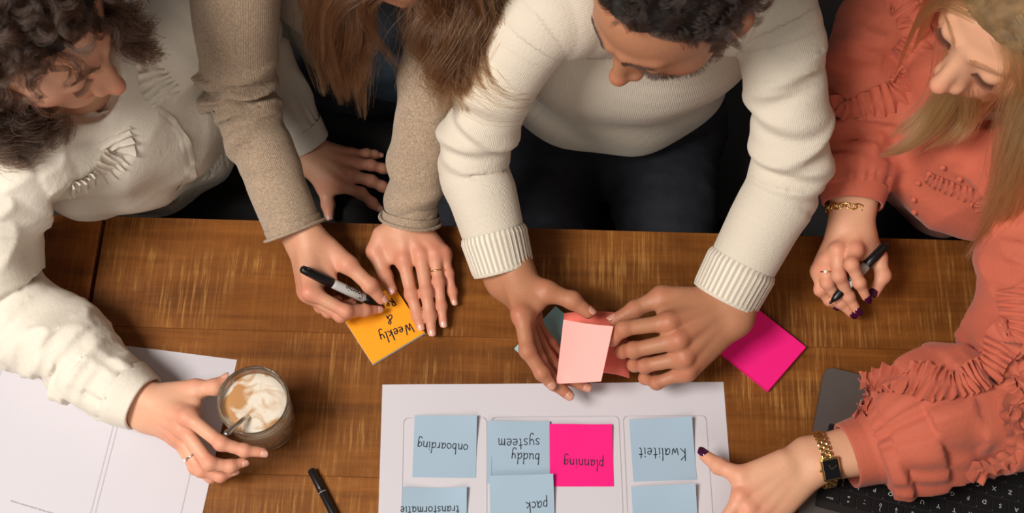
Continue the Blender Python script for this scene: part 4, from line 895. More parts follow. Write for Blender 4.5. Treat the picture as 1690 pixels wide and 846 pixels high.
def shirt(p): return smax(smin(btor(p), rcone(p, A(-.15, .33, .25), A(-.14, .31, .29), .08, .06), .04) - .002 * vnoise(p, 34, 2), -(p[:, 2] + .17), .004)
V, Q = surf(shirt, A(-.42, .2, -.20), A(.12, .54, .38), .006); link('denim_shirt', mesh_np('denim_shirt', V, Q), DENIM, woman_b)
WOOL = cloth('beige_melange_wool', srgb(176, 154, 132), 'wool')
fb = [(.40, .009, .010, .012, .2, 1), (.45, .010, .009, -.014, -.3, 1), (.505, .010, .008, .016, .7, 1), (.55, .007, .007, -.014, -.9, 1), (.58, .009, .010, -.01, -.4, 1), (.66, .005, .010, .014, .4, 1), (.76, .003, .012, -.012, -.3, 1)]
sbR = Sleeve([bshR, bshR * .45 + bR_el * .55 + A(0, 0, .012), bR_el, bR_el * .45 + hbR.fore * .55, P(486, 381, .053)], [.056, .052, .045, .0385, .0350], fb, cuff=.012, roll=.0034, seed=5)
fb2 = [(.50, .003, .016, .01, .3, 1), (.80, .005, .014, -.018, .9, 1), (.90, .006, .012, .012, -.9, 1)]
sbL = Sleeve([bshL, bshL * .5 + bL_el * .5 + A(0, 0, .012), bL_el, bL_el * .5 + hbL.fore * .5, P(676, 364, .038)], [.052, .044, .038, .0365, .0345], fb2, cuff=.012, roll=.0034, seed=6)
def cardi(p):   # open front: a thin jacket over the back and flanks
    d = smin(btor(p) - .012, rcone(p, bshL, bshR, .05, .05), .04); d = np.maximum(d, -(btor(p) - .003)); gap = .075 - np.abs(p[:, 0] + .15); return smax(smax(d, np.where(p[:, 1] < .36, gap, -1), .006), -(p[:, 2] + .1), .004)
cg, fcg = garment('cardigan', WOOL, woman_b, [sbR, sbL], cardi, A(-.42, .2, -.14), A(.12, .55, .36), .0034, .02)
legs(NAVY, SHOE, woman_b, A(-.25, .43, -.215), A(-.08, .43, -.215), A(0, -1, 0))
# ================================================================ the woman in the white blouse with the latte
sk_a = skin('fair_skin', srgb(224, 172, 142), srgb(220, 128, 104))
cr = crop(0, 400, 1.896)
JaR = dict(wrist=cr(462, 520, .052), thumb=[cr(530, 475, .062), cr(612, 458, .074), cr(672, 452, .080), cr(722, 420, .078)],
  index=[cr(588, 545, .088), cr(692, 628, .094), cr(765, 650, .086), cr(838, 658, .078)], middle=[cr(572, 580, .074), cr(655, 690, .072), cr(722, 700, .062), cr(775, 682, .056)],
  ring=[cr(560, 600, .058), cr(628, 712, .050), cr(690, 730, .042), cr(745, 710, .038)], pinky=[cr(552, 610, .044), cr(610, 706, .032), cr(660, 735, .025), cr(712, 728, .020)], thumb_n=nrm(A(-.1, .75, .65)))
w_ = JaR['wrist']; aR_el = P(-6, 488, .062); haR = Hand(JaR, A(-.35, -.55, .75), P(206, 648, .053), .90, .0185)
cr = crop(460, 150, 3.677)
JaL = dict(wrist=cr(185, 385, -.088), thumb=[cr(230, 470, -.092), cr(275, 580, -.100), cr(300, 690, -.108), cr(310, 790, -.114)],
  index=[cr(370, 570, -.090), cr(500, 620, -.094), cr(570, 680, -.104), cr(630, 730, -.112)], middle=[cr(430, 510, -.088), cr(560, 545, -.092), cr(630, 580, -.102), cr(700, 620, -.110)],
  ring=[cr(450, 440, -.090), cr(560, 450, -.094), cr(630, 470, -.102), cr(690, 490, -.110)], pinky=[cr(440, 390, -.094), cr(530, 380, -.100), cr(580, 385, -.106), cr(630, 395, -.112)], thumb_n=nrm(A(-.2, 0, 1)))
aL_el = P(405, 60, .05); w_ = JaL['wrist']; haL = Hand(JaL, A(0, 0, 1), w_ + nrm(aL_el - w_) * .08, .90, .0185)
aH = Head((P(207, 150, .30),), A(.90, -.36, -.42), A(.40, -.18, 1), .97, False, neck=A(-.525, .135, .215))
a_fw = nrm(A(.55, -.83, 0)); a_sd = A(-a_fw[1], a_fw[0], 0)
ashR = P(5, 300, .19); ashL = P(322, 20, .19)
at_ch = [(A(-.50, .27, -.22), .10), (A(-.497, .225, -.06), .098), (A(-.488, .17, .08), .105), (A(-.50, .15, .17), .072)]
ator = torso_fn(at_ch, .74, ashL - ashR)
woman_a = person('person', 'curly-haired woman in a white ruffled blouse holding the latte glass', sk_a, [haR.build(), haL.build(.0024), aH.build(), core(lambda p: ator(p) + .025, A(-.75, -.05, -.35), A(-.25, .42, .3), arms=((ashL, aL_el, haL.fore), (ashR, aR_el, haR.fore)))])
haR.put_nails(NAT, woman_a); haL.put_nails(NAT, woman_a)
ring_on(JaR['ring'][0], JaR['ring'][1], .62, .0092, .0010, SILVER, woman_a, n_out=A(-.5, -.6, .4), stone=GEM, label='silver ring with a pale stone')
WHITE = cloth('white_crepe', srgb(228, 221, 208), 'woven', .75, .1)
saR = Sleeve([ashR * .6 + A(-.51, .12, .17) * .4, ashR, ashR * .45 + aR_el * .55 + A(-.012, 0, .01), aR_el, aR_el * .6 + w_ * 0 + JaR['wrist'] * .4 + A(0, 0, .002), P(206, 648, .053), P(236, 665, .053)], [.068, .060, .056, .055, .052, .040, .0335],
  [(.46, .008, .012, .025, .8, 1), (.54, .007, .012, -.03, .4, 1), (.62, .008, .010, .03, .9, 1), (.70, .007, .010, -.03, .5, 1), (.78, .005, .010, .03, .3, 1)], cuff=.030, gather=(13, .0042, .026), puff=.006, seed=9, thick=.0022)
saL = Sleeve([ashL * .6 + A(-.47, .15, .17) * .4, ashL, ashL * .5 + aL_el * .5, aL_el, aL_el * .5 + haL.fore * .5, P(502, 236, -.083)], [.066, .060, .056, .050, .044, .036], [(.5, .006, .012, .02, .3, 1)], cuff=.03, gather=(15, .003, .02), puff=.003, seed=10, thick=.0022, n=20)
def ablouse(p):
    d = smin(ator(p), rcone(p, A(-.505, .12, .15), A(-.52, .12, .20), .085, .062), .04)
    u = (p - A(-.49, .13, 0)) @ a_sd; d = d - .006 * (.7 - np.abs(vnoise(np.c_[u * 2.4, p[:, 2] * .9, p[:, 1]], 17, 33))) * np.clip((.17 - p[:, 2]) / .05, 0, 1) - .004 * np.sin(u * 70 + p[:, 2] * 42 + 1.5 * np.sin(p[:, 2] * 25)) * np.clip((.14 - p[:, 2]) / .1, 0, 1) - .0035 * vnoise(p, 30, 14)
    d = smax(d, -(p[:, 2] + .13), .004); d = smax(d, np.where(p[:, 2] < -.03, -(d + .005), -1), .003)
    return smax(d, -ball(p, A(-.515, .115, .245), .062), .006)
ab, fab = garment('blouse', WHITE, woman_a, [saR, saL], ablouse, A(-.72, -.06, -.16), A(-.28, .38, .27), .0036, .03, extra=lambda p, d: np.where(p[:, 1] < .03, smax(d, .003 - p[:, 2], .006), d))
ab['label'] = 'white blouse with ruffled yoke and gathered cuffs'
def track(f, pix): return np.array([P(*q) for q in pix])
ruffle(fab, track(fab, [(262, 15, .20), (262, 70, .20), (240, 120, .20), (250, 170, .17)]), .020, WHITE, ab, .006, 230, seed=1)
ruffle(fab, track(fab, [(170, 205, .19), (190, 240, .17), (150, 285, .17), (95, 300, .185)]), .022, WHITE, ab, .006, 220, seed=2)
ruffle(fab, track(fab, [(300, 0, .19), (318, 35, .19), (322, 70, .18)]), .014, WHITE, ab, .005, 240, seed=3)
ruffle(fab, track(fab, [(235, 185, .17), (275, 225, .12), (300, 275, .07), (285, 310, .03)]), .008, WHITE, ab, .0015, 60, seed=4, name='button_placket', lift=.0015)
STRAP = mat('dark_brown_leather', srgb(40, 20, 14), .5)
d_ = nrm(haL.fore - JaL['wrist']); c_ = JaL['wrist'] + d_ * .018; x_ = nrm(np.cross(d_, UPV)); y_ = np.cross(x_, d_)
pts = np.array([c_ + x_ * math.cos(q) * .031 + y_ * math.sin(q) * .0225 for q in np.linspace(0, 2 * np.pi, 33)[:-1]]); mb = MB(); mb.add(np.vstack([pts - d_ * .008, pts + d_ * .008, (pts - c_) * .92 + c_ + d_ * .008, (pts - c_) * .92 + c_ - d_ * .008]), [(r * 32 + i, r * 32 + (i + 1) % 32, ((r + 1) % 4) * 32 + (i + 1) % 32, ((r + 1) % 4) * 32 + i) for r in range(4) for i in range(32)])
o = mb.build('watch_strap', STRAP, woman_a, True); o['label'] = 'dark leather wrist strap'
legs(BLACKC, SHOE, woman_a, A(-.56, .20, -.215), A(-.44, .30, -.215), A(.9, -.22, 0), kneeh=-.19, thigh=.36, r0=.082, r1=.062)
# ================================================================ the woman in the coral blouse
sk_d = skin('pale_skin', srgb(220, 168, 136), srgb(216, 130, 106))
cr = crop(1320, 370, 4.978)
JdR = dict(wrist=cr(420, 60, .074), thumb=[cr(545, 150, .064), cr(640, 270, .060), cr(685, 420, .056), cr(592, 600, .050)],
  index=[cr(455, 215, .086), cr(425, 330, .096), cr(490, 480, .080), cr(556, 622, .060)], middle=[cr(310, 220, .082), cr(320, 420, .076), cr(400, 590, .050), cr(482, 726, .036)],
  ring=[cr(225, 300, .066), cr(225, 480, .056), cr(330, 640, .036), cr(444, 752, .024)], pinky=[cr(160, 380, .052), cr(165, 540, .040), cr(240, 625, .028), cr(305, 680, .020)], thumb_n=nrm(A(.8, 0, .6)))
JdR['thumb_nail'] = nrm(A(-.55, -.2, .8)); JdR['index_nail'] = nrm(A(-.1, -.1, 1)); JdR['middle_nail'] = nrm(A(0, -.1, 1)); JdR['ring_nail'] = nrm(A(.0, -.3, 1))
dR_el = P(1420, 190, .10); w_ = JdR['wrist']; hdR = Hand(JdR, A(0, .05, 1), P(1408, 338, .080) + nrm(dR_el - P(1408, 338, .080)) * .03, .90, .0185, .0125, .0015)
cr = crop(1130, 370, 1.777)
JdL = dict(wrist=cr(375, 690, .052), thumb=[cr(285, 700, .056), cr(165, 738, .052), cr(100, 708, .046), cr(46, 668, .038)],
  index=[cr(165, 800, .050), cr(110, 880, .044), cr(85, 935, .032), cr(70, 975, .022)], middle=[cr(190, 835, .048), cr(135, 930, .042), cr(110, 985, .030), cr(95, 1025, .020)],
  ring=[cr(220, 858, .042), cr(175, 945, .036), cr(150, 995, .026), cr(135, 1035, .016)], pinky=[cr(252, 868, .034), cr(215, 935, .028), cr(195, 975, .020), cr(183, 1005, .012)], thumb_n=nrm(A(-.2, .4, .9)))
dL_el = P(1672, 640, .085); w_ = JdL['wrist']; hdL = Hand(JdL, A(-.1, .25, .95), P(1440, 738, .055), .92, .0195, .0125, .0015)
dH = Head((P(1537, 150, .32),), A(-.82, -.55, -.22), A(-.18, -.16, 1), .98, False, neck=A(.575, .145, .225))
dshR = P(1492, 5, .20); dshL = P(1748, 330, .20)
dt_ch = [(A(.60, .27, -.22), .10), (A(.59, .20, -.06), .095), (A(.575, .135, .08), .100), (A(.575, .135, .17), .07)]
dtor = torso_fn(dt_ch, .74, dshL - dshR)
woman_d = person('person', 'blonde woman in a coral ruffled blouse holding a marker beside the laptop', sk_d, [hdR.build(), hdL.build(), dH.build(), core(lambda p: dtor(p) + .025, A(.35, -.05, -.35), A(.85, .42, .3), arms=((dshL, dL_el, hdL.fore), (dshR, dR_el, hdR.fore)))])
hdR.put_nails(PURP, woman_d); hdL.put_nails(PURP, woman_d)
ring_on(JdR['ring'][0], JdR['ring'][1], .5, .0094, .0009, GOLD, woman_d, n_out=A(-.4, .1, 1), stone=GEM, label='gold ring with a pale stone')
CORAL = cloth('coral_crepe', srgb(194, 101, 79), 'woven', .7, .15)
sdR = Sleeve([dshR * .6 + A(.56, .15, .17) * .4, dshR, dshR * .5 + dR_el * .5 + A(-.015, 0, .01), dR_el, dR_el * .45 + w_ * 0 + JdR['wrist'] * .55 + A(0, .004, 0), P(1408, 338, .080)], [.062, .056, .058, .056, .046, .036],
  [(.4, .008, .014, .03, .5, 1), (.55, .008, .014, -.03, .9, 1), (.72, .006, .012, .02, .2, 1)], cuff=.020, gather=(15, .004, .02), puff=.006, seed=21, thick=.0022)
sdL = Sleeve([dshL * .65 + A(.59, .12, .17) * .35, dshL, dshL * .5 + dL_el * .5 + A(.01, 0, .012), dL_el, dL_el * .55 + JdL['wrist'] * .45 + A(.008, -.006, .010), P(1452, 735, .056), P(1398, 752, .052)], [.066, .064, .072, .074, .069, .044, .0375],
  [(.42, .009, .020, .05, .6, 1), (.56, .008, .018, -.055, .2, 1), (.70, .006, .016, .05, -.4, 1)], cuff=.036, gather=(15, .0085, .045), puff=.010, seed=23, thick=.0022)
def dblouse(p):
    d = smin(dtor(p), rcone(p, A(.575, .13, .15), A(.575, .14, .20), .082, .060), .04)
    d = d - .006 * (.7 - np.abs(vnoise(p * [2, 2, .8], 16, 41))) - .004 * vnoise(p, 34, 24) - .003 * np.sin(p[:, 0] * 60 + p[:, 1] * 30 + p[:, 2] * 40)
    d = smax(d, -(p[:, 2] + .13), .004); d = smax(d, np.where(p[:, 2] < -.03, -(d + .005), -1), .003)
    return smax(d, -ball(p, A(.565, .115, .245), .062), .006)
dbl, fdb = garment('blouse', CORAL, woman_d, [sdR, sdL], dblouse, A(.36, -.06, -.16), A(.84, .38, .27), .0036, .03, extra=lambda p, d: np.where(p[:, 1] < .02, smax(d, np.where((p - lc) @ -ldy < .004, .0175, .002) - p[:, 2], .006), d))
dbl['label'] = 'coral blouse with ruffles and gathered cuffs'
for i, (pix, w, am) in enumerate([([(1482, 5, .22), (1490, 60, .2), (1488, 105, .19), (1460, 145, .16), (1415, 165, .14), (1372, 172, .11)], .017, .005),
    ([(1530, 285, .12), (1565, 292, .12), (1610, 305, .12), (1660, 315, .13)], .011, .004),
    ([(1690, 470, .20), (1678, 540, .19), (1650, 590, .18), (1610, 622, .17), (1560, 640, .15), (1500, 630, .12), (1450, 622, .10), (1420, 640, .08)], .020, .0065),
    ([(1700, 575, .15), (1680, 640, .13), (1655, 690, .11), (1632, 735, .08)], .013, .005),
    ([(1378, 690, .06), (1392, 668, .07), (1425, 655, .09)], .012, .005)]):
    ruffle(fdb, track(fdb, pix), w, CORAL, dbl, am, 240, seed=30 + i)
for i, q in enumerate([(1563, 262, .15), (1590, 272, .14), (1528, 290, .13), (1512, 315, .11), (1502, 340, .08), (1497, 362, .05)]):
    c, g = project(fdb, np.array([P(*q)])); c = c[0] + g[0] * .002; V, Q = surf(lambda p: ellip(p, c, (.0042, .0042, .0042)), c - .009, c + .009, .0018); link('button', mesh_np('button', V, Q), CORAL, dbl)
def chain_on(c, d, rx, ry, n, m, parent, label, link_l=.011):
    x = nrm(np.cross(d, UPV)); y = np.cross(x, d); root = empty('bracelet', tuple(c), parent=None); root.parent = parent; root.matrix_parent_inverse = parent_inv(parent); root['label'] = label
    for i in range(n):
        a = 2 * math.pi * i / n; p = c + x * math.cos(a) * rx + y * math.sin(a) * ry; t = nrm(-x * math.sin(a) * rx + y * math.cos(a) * ry); o_ = nrm(x * math.cos(a) / rx + y * math.sin(a) / ry); s = nrm(d + o_ * (.6 if i % 2 else -.2))
        th = np.linspace(0, 2 * np.pi, 13)[:-1]; V, F = tube_geo(np.array([p + t * math.cos(q) * link_l * .62 + s * math.sin(q) * link_l * .36 for q in th]), .0011, 6, closed=True); link('chain_link', mesh_np('chain_link', V, F), m, root)
d_ = nrm(hdR.fore - JdR['wrist']); chain_on(P(1404, 350, .075), d_, .029, .024, 22, GOLD, woman_d, 'gold chain bracelet')
# wristwatch: rectangular black dial, gold case and link strap
d_ = nrm(hdL.fore - JdL['wrist']); c_ = P(1358, 758, .052); x_ = nrm(np.cross(d_, UPV)); y_ = np.cross(x_, d_); rx, ry = .0315, .0245
watch = empty('wristwatch', tuple(c_)); watch.parent = woman_d; watch.matrix_parent_inverse = parent_inv(woman_d); watch['label'] = 'gold wristwatch with a black rectangular dial'
fa = math.atan2(P(1372, 775, .07)[1] - c_[1], 1) ; a0 = None
dial_p = P(1371, 772, .073); best = min(np.linspace(0, 2 * np.pi, 361), key=lambda a: np.linalg.norm(c_ + x_ * math.cos(a) * rx + y_ * math.sin(a) * ry - dial_p)); 
def on_wrist(a): return c_ + x_ * math.cos(a) * rx + y_ * math.sin(a) * ry, nrm(-x_ * math.sin(a) * rx + y_ * math.cos(a) * ry), nrm(x_ * math.cos(a) / rx + y_ * math.sin(a) / ry)
p, t, o_ = on_wrist(best); Rw = np.stack([d_, t, np.cross(d_, t)], 1); zz_ = np.cross(d_, t); zz_ = zz_ * np.sign(zz_ @ o_); BLKD = mat('black_dial', srgb(14, 13, 16), .15, spec=.7)
case = MB().box(p + zz_ * .0035, (.0215, .0265, .0060), Rw, bev=.0015).build('case', GOLD, watch); MB().box(p + zz_ * .0067, (.0178, .0222, .0006), Rw).build('dial', BLKD, case)
for an, ln in ((.5, .008), (2.0, .0065)): MB().box(p + zz_ * .0072 + (d_ * math.cos(an) + t * math.sin(an)) * ln / 2, (ln, .0006, .0003), np.stack([d_ * math.cos(an) + t * math.sin(an), -d_ * math.sin(an) + t * math.cos(an), zz_], 1)).build('hand', GOLD, case)
MB().box(p + zz_ * .0035 - d_ * .0118, (.003, .003, .003), Rw, bev=.0008).build('crown', GOLD, watch)
for i in range(26):
    a = best + .46 + (2 * math.pi - .92) * i / 25
    for j in (-1, 0, 1):
        q, t2, o2 = on_wrist(a + (.06 if j else -.06)); R2 = np.stack([d_, t2, np.cross(d_, t2)], 1)
        MB().box(q + o2 * .0012 + d_ * j * .0046, (.0043, .0050, .0022), R2, bev=.0007).build('strap_link', GOLD, watch)
legs(BLACKC, SHOE, woman_d, A(.56, .28, -.215), A(.68, .20, -.215), A(-.35, -.9, 0), thigh=.36)
# ---------------------------------------------------------------- bench under the sitters
bench = empty('bench', (0, .36, -.76)); meta(bench, 'long dark bench behind the table under the sitters', 'bench')
MB().box((.02, .37, -.335), (1.7, .34, .045), bev=.005).build('seat', BENCHW, bench)
for x in (-.72, .02, .76):
    for y in (.24, .5): MB().box((x, y, -.56), (.05, .05, .40), bev=.004).build('leg', BENCHW, bench)
# ---------------------------------------------------------------- coral pad and pink note in the man's hands
CORP = mat('coral_note_paper', srgb(240, 120, 104), .8); PINK = mat('pale_pink_note_paper', srgb(252, 178, 172), .8); REDP = mat('red_note_underside', srgb(226, 60, 48), .8)
b_ = nodes_of
ctr = P(985, 562, .045); xd = nrm((P(1040, 560, .045) - ctr)); yd = A(-xd[1], xd[0], 0)
cp = empty('note_pad', tuple(ctr)); meta(cp, 'coral pad of notes held between the man\'s hands', 'note pad')
for k in range(4):
    V = []; F = []; g = 9
    for j in range(g):
        for i in range(g): u = i / (g - 1) - .5; v = j / (g - 1) - .5; V.append(ctr + xd * u * .076 + yd * (v * .076 + .004 * (u * 2) ** 2 * (-1 if v < 0 else .3)) + A(0, 0, -.0015 * k - .010 * (u + .1) ** 2 * 4 + .004 * v))
    for j in range(g - 1):
        for i in range(g - 1): q = j * g + i; F.append((q, q + 1, q + g + 1, q + g))
    V = np.array(V); n = len(V); F2 = F + [tuple(n + i for i in f_[::-1]) for f_ in F]; bd = [i for i in range(g)] + [j * g + g - 1 for j in range(1, g)] + [(g - 1) * g + i for i in range(g - 2, -1, -1)] + [j * g for j in range(g - 2, 0, -1)]
    F2 += [(bd[i], n + bd[i], n + bd[(i + 1) % len(bd)], bd[(i + 1) % len(bd)]) for i in range(len(bd))]
    link('note_layer' if k else 'top_note', mesh_np('note', np.vstack([V, V - A(0, 0, .0013)]), F2), CORP, cp)
c4 = [P(930, 527, .082), P(1012, 538, .098), P(992, 629, .076), P(918, 632, .062)]; V = []; g = 13
for j in range(g):
    for i in range(g):
        u = i / (g - 1); v = j / (g - 1); q = (c4[0] * (1 - u) + c4[1] * u) * (1 - v) + (c4[3] * (1 - u) + c4[2] * u) * v; V.append(q + A(0, -.2, 1) * (-.006 * math.sin(math.pi * u) * (1 - .3 * v) - .004 * math.exp(-((u - .1) ** 2 + (v - 1) ** 2) / .03)))
F = [(j * g + i, j * g + g + i, j * g + g + i + 1, j * g + i + 1) for j in range(g - 1) for i in range(g - 1)]; V = np.array(V); n = len(V)
meta(link('sticky_note', mesh_np('sticky_note', np.vstack([V, V - A(0, -.0001, .0003)]), F + [tuple(n + i for i in f_[::-1]) for f_ in F]), PINK), 'blank pale pink sticky note pinched between the man\'s hands', 'sticky note')
# ---------------------------------------------------------------- hair
def hair_mat(name, col, rough=.34):
    m = bpy.data.materials.new(name); m.use_nodes = True; nt = m.node_tree; nt.nodes.remove(nt.nodes['Principled BSDF']); h = nt.nodes.new('ShaderNodeBsdfHairPrincipled'); h.parametrization = 'COLOR'
    
    for i in h.inputs:
        if i.name == 'Color': i.default_value = (*col, 1)
        if i.name in ('Roughness', 'Radial Roughness', 'Random Color', 'Random Roughness'): i.default_value = {'Roughness': rough, 'Radial Roughness': .5, 'Random Color': .35, 'Random Roughness': .2}[i.name]
    nt.links.new(h.outputs[0], nt.nodes['Material Output'].inputs[0]); return m
def strands(name, S, r0, m, parent, r1=.25):
    """S (n, k, 3) strand points -> one hair object"""
    S = np.asarray(S); n, k, _ = S.shape; hc = bpy.data.hair_curves.new(name); hc.add_curves([k] * n); hc.attributes['position'].data.foreach_set('vector', S.astype(np.float32).ravel())
    ra = hc.attributes.get('radius') or hc.attributes.new('radius', 'FLOAT', 'POINT'); t = np.linspace(0, 1, k); ra.data.foreach_set('value', np.tile(r0 * (1 - (1 - r1) * t ** 2), n).astype(np.float32))
    hc.materials.append(m); o = bpy.data.objects.new(name, hc); COL.objects.link(o); o.parent = parent; o.matrix_parent_inverse = parent_inv(parent); return o
HL_Y = [-.11, -.06, -.02, .012, .03, .05, .075, .1]
HT0 = (-.075, -.07, -.035, -.022, .035, .060, .073, .09)
def hairline(q, up=0.0, table=(-.075, -.07, -.035, -.022, .035, .060, .073, .09)): return q[:, 2] - np.interp(q[:, 1], HL_Y, table) - up
def scalp(H, n, up=0.0, rng=RNG, table=HT0):
    d = rng.normal(size=(n * 3, 3)); d /= np.linalg.norm(d, axis=1)[:, None]; q = d * [.0745, .095, .086] + [0, -.014, .030]; q = q[hairline(q, up, table) > 0][:n]
    return q
def cap(H, m, parent, up=.002, off=.005, table=HT0):
    f = lambda p: np.maximum(H.skull(H.loc(p)) * H.k - off - .0015 * vnoise(p, 160, 3), -hairline(H.loc(p), up, table) * H.k)
    g = lambda p: smax(f(p), -(H.skull(H.loc(p)) * H.k + .006), .002)
    V, Q = surf(g, H.c - .14, H.c + .14, .003); return link('hair_base', mesh_np('hair_base', V, Q), m, parent)
def grow(H, roots, comb, length, k=14, grav=.0, stand=.5, off=.006, clumps=120, curl=0.0, turns=2.0, wave=0.0, rng=RNG, clump=.5, jit=.25):
    """hair that leaves the scalp, lies along comb, sinks by grav, and curls in clumps"""
    n = len(roots); p = H.wld(roots); c0 = p[rng.choice(n, min(n, clumps), replace=False)]; ci = np.argmin(((p[:, None] - c0[None]) ** 2).sum(2), 1); C = len(c0)
    ln = length * rng.uniform(.75, 1.1, n); cl = length * rng.uniform(.7, 1.15, C); ln = cl[ci] * rng.uniform(.85, 1.08, n); ds = ln / (k - 1)
    cj = rng.normal(size=(C, 3)) * jit; out = [p.copy()]; e = .003; ctr = H.wld(A(0, -.014, .03)[None])[0]
    for i in range(1, k):
        t = i / (k - 1); nr = p - ctr; nr /= np.linalg.norm(nr, axis=1)[:, None]; cd = comb(p, H) if callable(comb) else np.tile(comb, (n, 1))
        d = nr * stand * (1 - t) ** 1.5 + cd - np.array([0, 0, grav * t]) + cj[ci] + rng.normal(size=(n, 3)) * jit * .25; d /= np.linalg.norm(d, axis=1)[:, None] + 1e-9; p = p + d * ds[:, None]
        q = H.loc(p); s = H.skull(q) * H.k if grav < .3 else H.sdf(p); o_ = off * min(1, t * 3); bad = s < o_; p = p + np.where(bad, o_ - s, 0)[:, None] * nr; out.append(p.copy())
    S = np.stack(out, 1); t = np.linspace(0, 1, k)[None, :, None]
    cc = np.zeros((C, k, 3)); cnt = np.bincount(ci, minlength=C)
    for a in range(3): cc[:, :, a] = np.stack([np.bincount(ci, S[:, j, a], C) for j in range(k)], 1) / np.maximum(cnt, 1)[:, None]
    S = S + (cc[ci] - S) * (clump * t ** .8)
    if curl:
        ph = rng.uniform(0, 6.28, C)[ci][:, None]; tu = (turns * rng.uniform(.7, 1.3, C))[ci][:, None] * rng.uniform(.93, 1.07, (n, 1)); T = np.gradient(S, axis=1); T /= np.linalg.norm(T, axis=2)[:, :, None] + 1e-9; ax = nrm(A(.3, .5, .8)); E = np.cross(T, ax); E /= np.linalg.norm(E, axis=2)[:, :, None] + 1e-9; G = np.cross(T, E); an = ph + t[:, :, 0] * tu * 6.283
        am = curl * np.minimum(1, t * 2.2) * rng.uniform(.7, 1.2, (n, 1, 1)); S = S + am * (np.cos(an)[:, :, None] * E + np.sin(an)[:, :, None] * G)
    return S
def lock(path, width, depth, n, clumps=9, k=26, wave=.004, wfreq=2.0, curl=0.0, turns=4, tipw=.45, rng=RNG, fly=.06, side=None, end=(.72, 1.0)):
    """hanging mass of hair along path; width/depth half sizes at each path point"""
    q = resample(spline(np.c_[np.asarray(path, float), np.asarray(width, float), np.asarray(depth, float)], 80), k); c = q[:, :3]; T, N, B = frames(c, A(0, 0, 1))
    ca = rng.uniform(-1, 1, (clumps, 2)); ca = ca / np.maximum(1, np.linalg.norm(ca, axis=1))[:, None]; ci = rng.integers(0, clumps, n); st = rng.normal(0, 1, (n, 2)) * .33; t = np.linspace(0, 1, k)
    ln = rng.uniform(*end, clumps)[ci] * rng.uniform(.9, 1.05, n); ph = rng.uniform(0, 6.28, clumps)[ci] + rng.normal(0, .2, n); S = np.zeros((n, k, 3)); flyo = rng.normal(0, fly, (n, 2)) * (rng.random((n, 1)) < .25)
    tu = (turns * rng.uniform(.75, 1.25, clumps))[ci]
    for j in range(k):
        tt = np.minimum(t[j] * ln, 1) * (k - 1); i = np.minimum(tt.astype(int), k - 2); f = (tt - i)[:, None]; C = c[i] * (1 - f) + c[i + 1] * f; Nn = N[i]; Bn = B[i]; w = (q[i, 3] * (1 - f[:, 0]) + q[i + 1, 3] * f[:, 0]); d = (q[i, 4] * (1 - f[:, 0]) + q[i + 1, 4] * f[:, 0])
        sp = 1 - (1 - tipw) * t[j] ** 1.5; a = ca[ci, 0] + st[:, 0] * sp + flyo[:, 0] * t[j] * 8; b = ca[ci, 1] + st[:, 1] * sp + flyo[:, 1] * t[j] * 8
        wv = wave * np.sin(ph + t[j] * wfreq * 6.283) * min(1, t[j] * 2 + .2)
        S[:, j] = C + Bn * (a * w + wv)[:, None] + Nn * (b * d + wave * .6 * np.cos(ph * 1.7 + t[j] * wfreq * 5))[:, None]
        if curl: am = curl * min(1, t[j] * 2); an = ph + t[j] * tu * 6.283; S[:, j] += am * (np.cos(an)[:, None] * Bn + np.sin(an)[:, None] * Nn)
    return S
def brows(H, m, parent, r=.00025, n=110, ln=.009, thick=.0032, lash=True, lmat=None):
    S = []
    for sx in (-1, 1):
        for i in range(n):
            u = RNG.random(); x = .011 + .034 * u; z = .021 + .009 * math.sin(math.pi * min(1, u * .85 + .12)) + RNG.normal(0, thick * (1 - .55 * u) * .6); S.append([sx * x, .1 - .5 * x * x / .05, z, sx * (.75 + .2 * u), .1, .5 - .9 * u])
    S = np.array(S); p = H.wld(S[:, :3]); p, g = project(H.sdf, p, 8); d = S[:, 3:] @ H.R.T; d = d - g * (d * g).sum(1)[:, None]; d /= np.linalg.norm(d, axis=1)[:, None]; t = np.linspace(0, 1, 5)[None, :, None]
    strands('eyebrows', p[:, None] + g[:, None] * (.0004 + .0016 * np.sin(t * 2.4)) + d[:, None] * t * ln * H.k, r, m, parent)
    if lash:
        S = []
        for sx in (-1, 1):
            for i in range(46):
                u = i / 45 * 2 - 1; a = u * .95; S.append([sx * (.0315 + .0138 * math.sin(a)), .0735 + .0142 * math.cos(a) * .93, -.0075 + .003 * u * u, sx * u * .5 * 1, 1.0, -.25])
        S = np.array(S); p = H.wld(S[:, :3]); p, g = project(H.sdf, p, 6); d = S[:, 3:] @ H.R.T; d /= np.linalg.norm(d, axis=1)[:, None]; t = np.linspace(0, 1, 5)[None, :, None]
        strands('eyelashes', p[:, None] + d[:, None] * t * .0085 * H.k + H.U * (.0022 * t ** 2), .0003, lmat or m, parent)
# --- man: short dark curls, brows, stubble
DKH = hair_mat('near_black_hair', srgb(30, 21, 17), .4); DKB = mat('dark_hair_base', srgb(22, 16, 14), .7, noise=.4, nscale=90, bump=.6, bscale=160)
MT = (-.075, -.07, -.035, -.020, .052, .080, .094, .11)
mcap = cap(mH, DKB, man, off=.003, table=MT); R_ = scalp(mH, 11000, table=MT); S = grow(mH, R_, lambda p, H: np.tile(-H.F * .5 + H.U * .1, (len(p), 1)), .036, 14, 0, .9, .007, 260, curl=.0050, turns=1.4, jit=.4, clump=.6)
strands('hair', S, .00022, DKH, man)
brows(mH, DKH, man, .00022, 85, .008, .0028)
q = RNG.normal(size=(9000, 3)); q /= np.linalg.norm(q, axis=1)[:, None]; q = q * [.07, .09, .09] + [0, .03, -.06]; p, g = project(mH.sdf, mH.wld(q), 8); l_ = mH.loc(p); ax_ = np.abs(l_[:, 0])
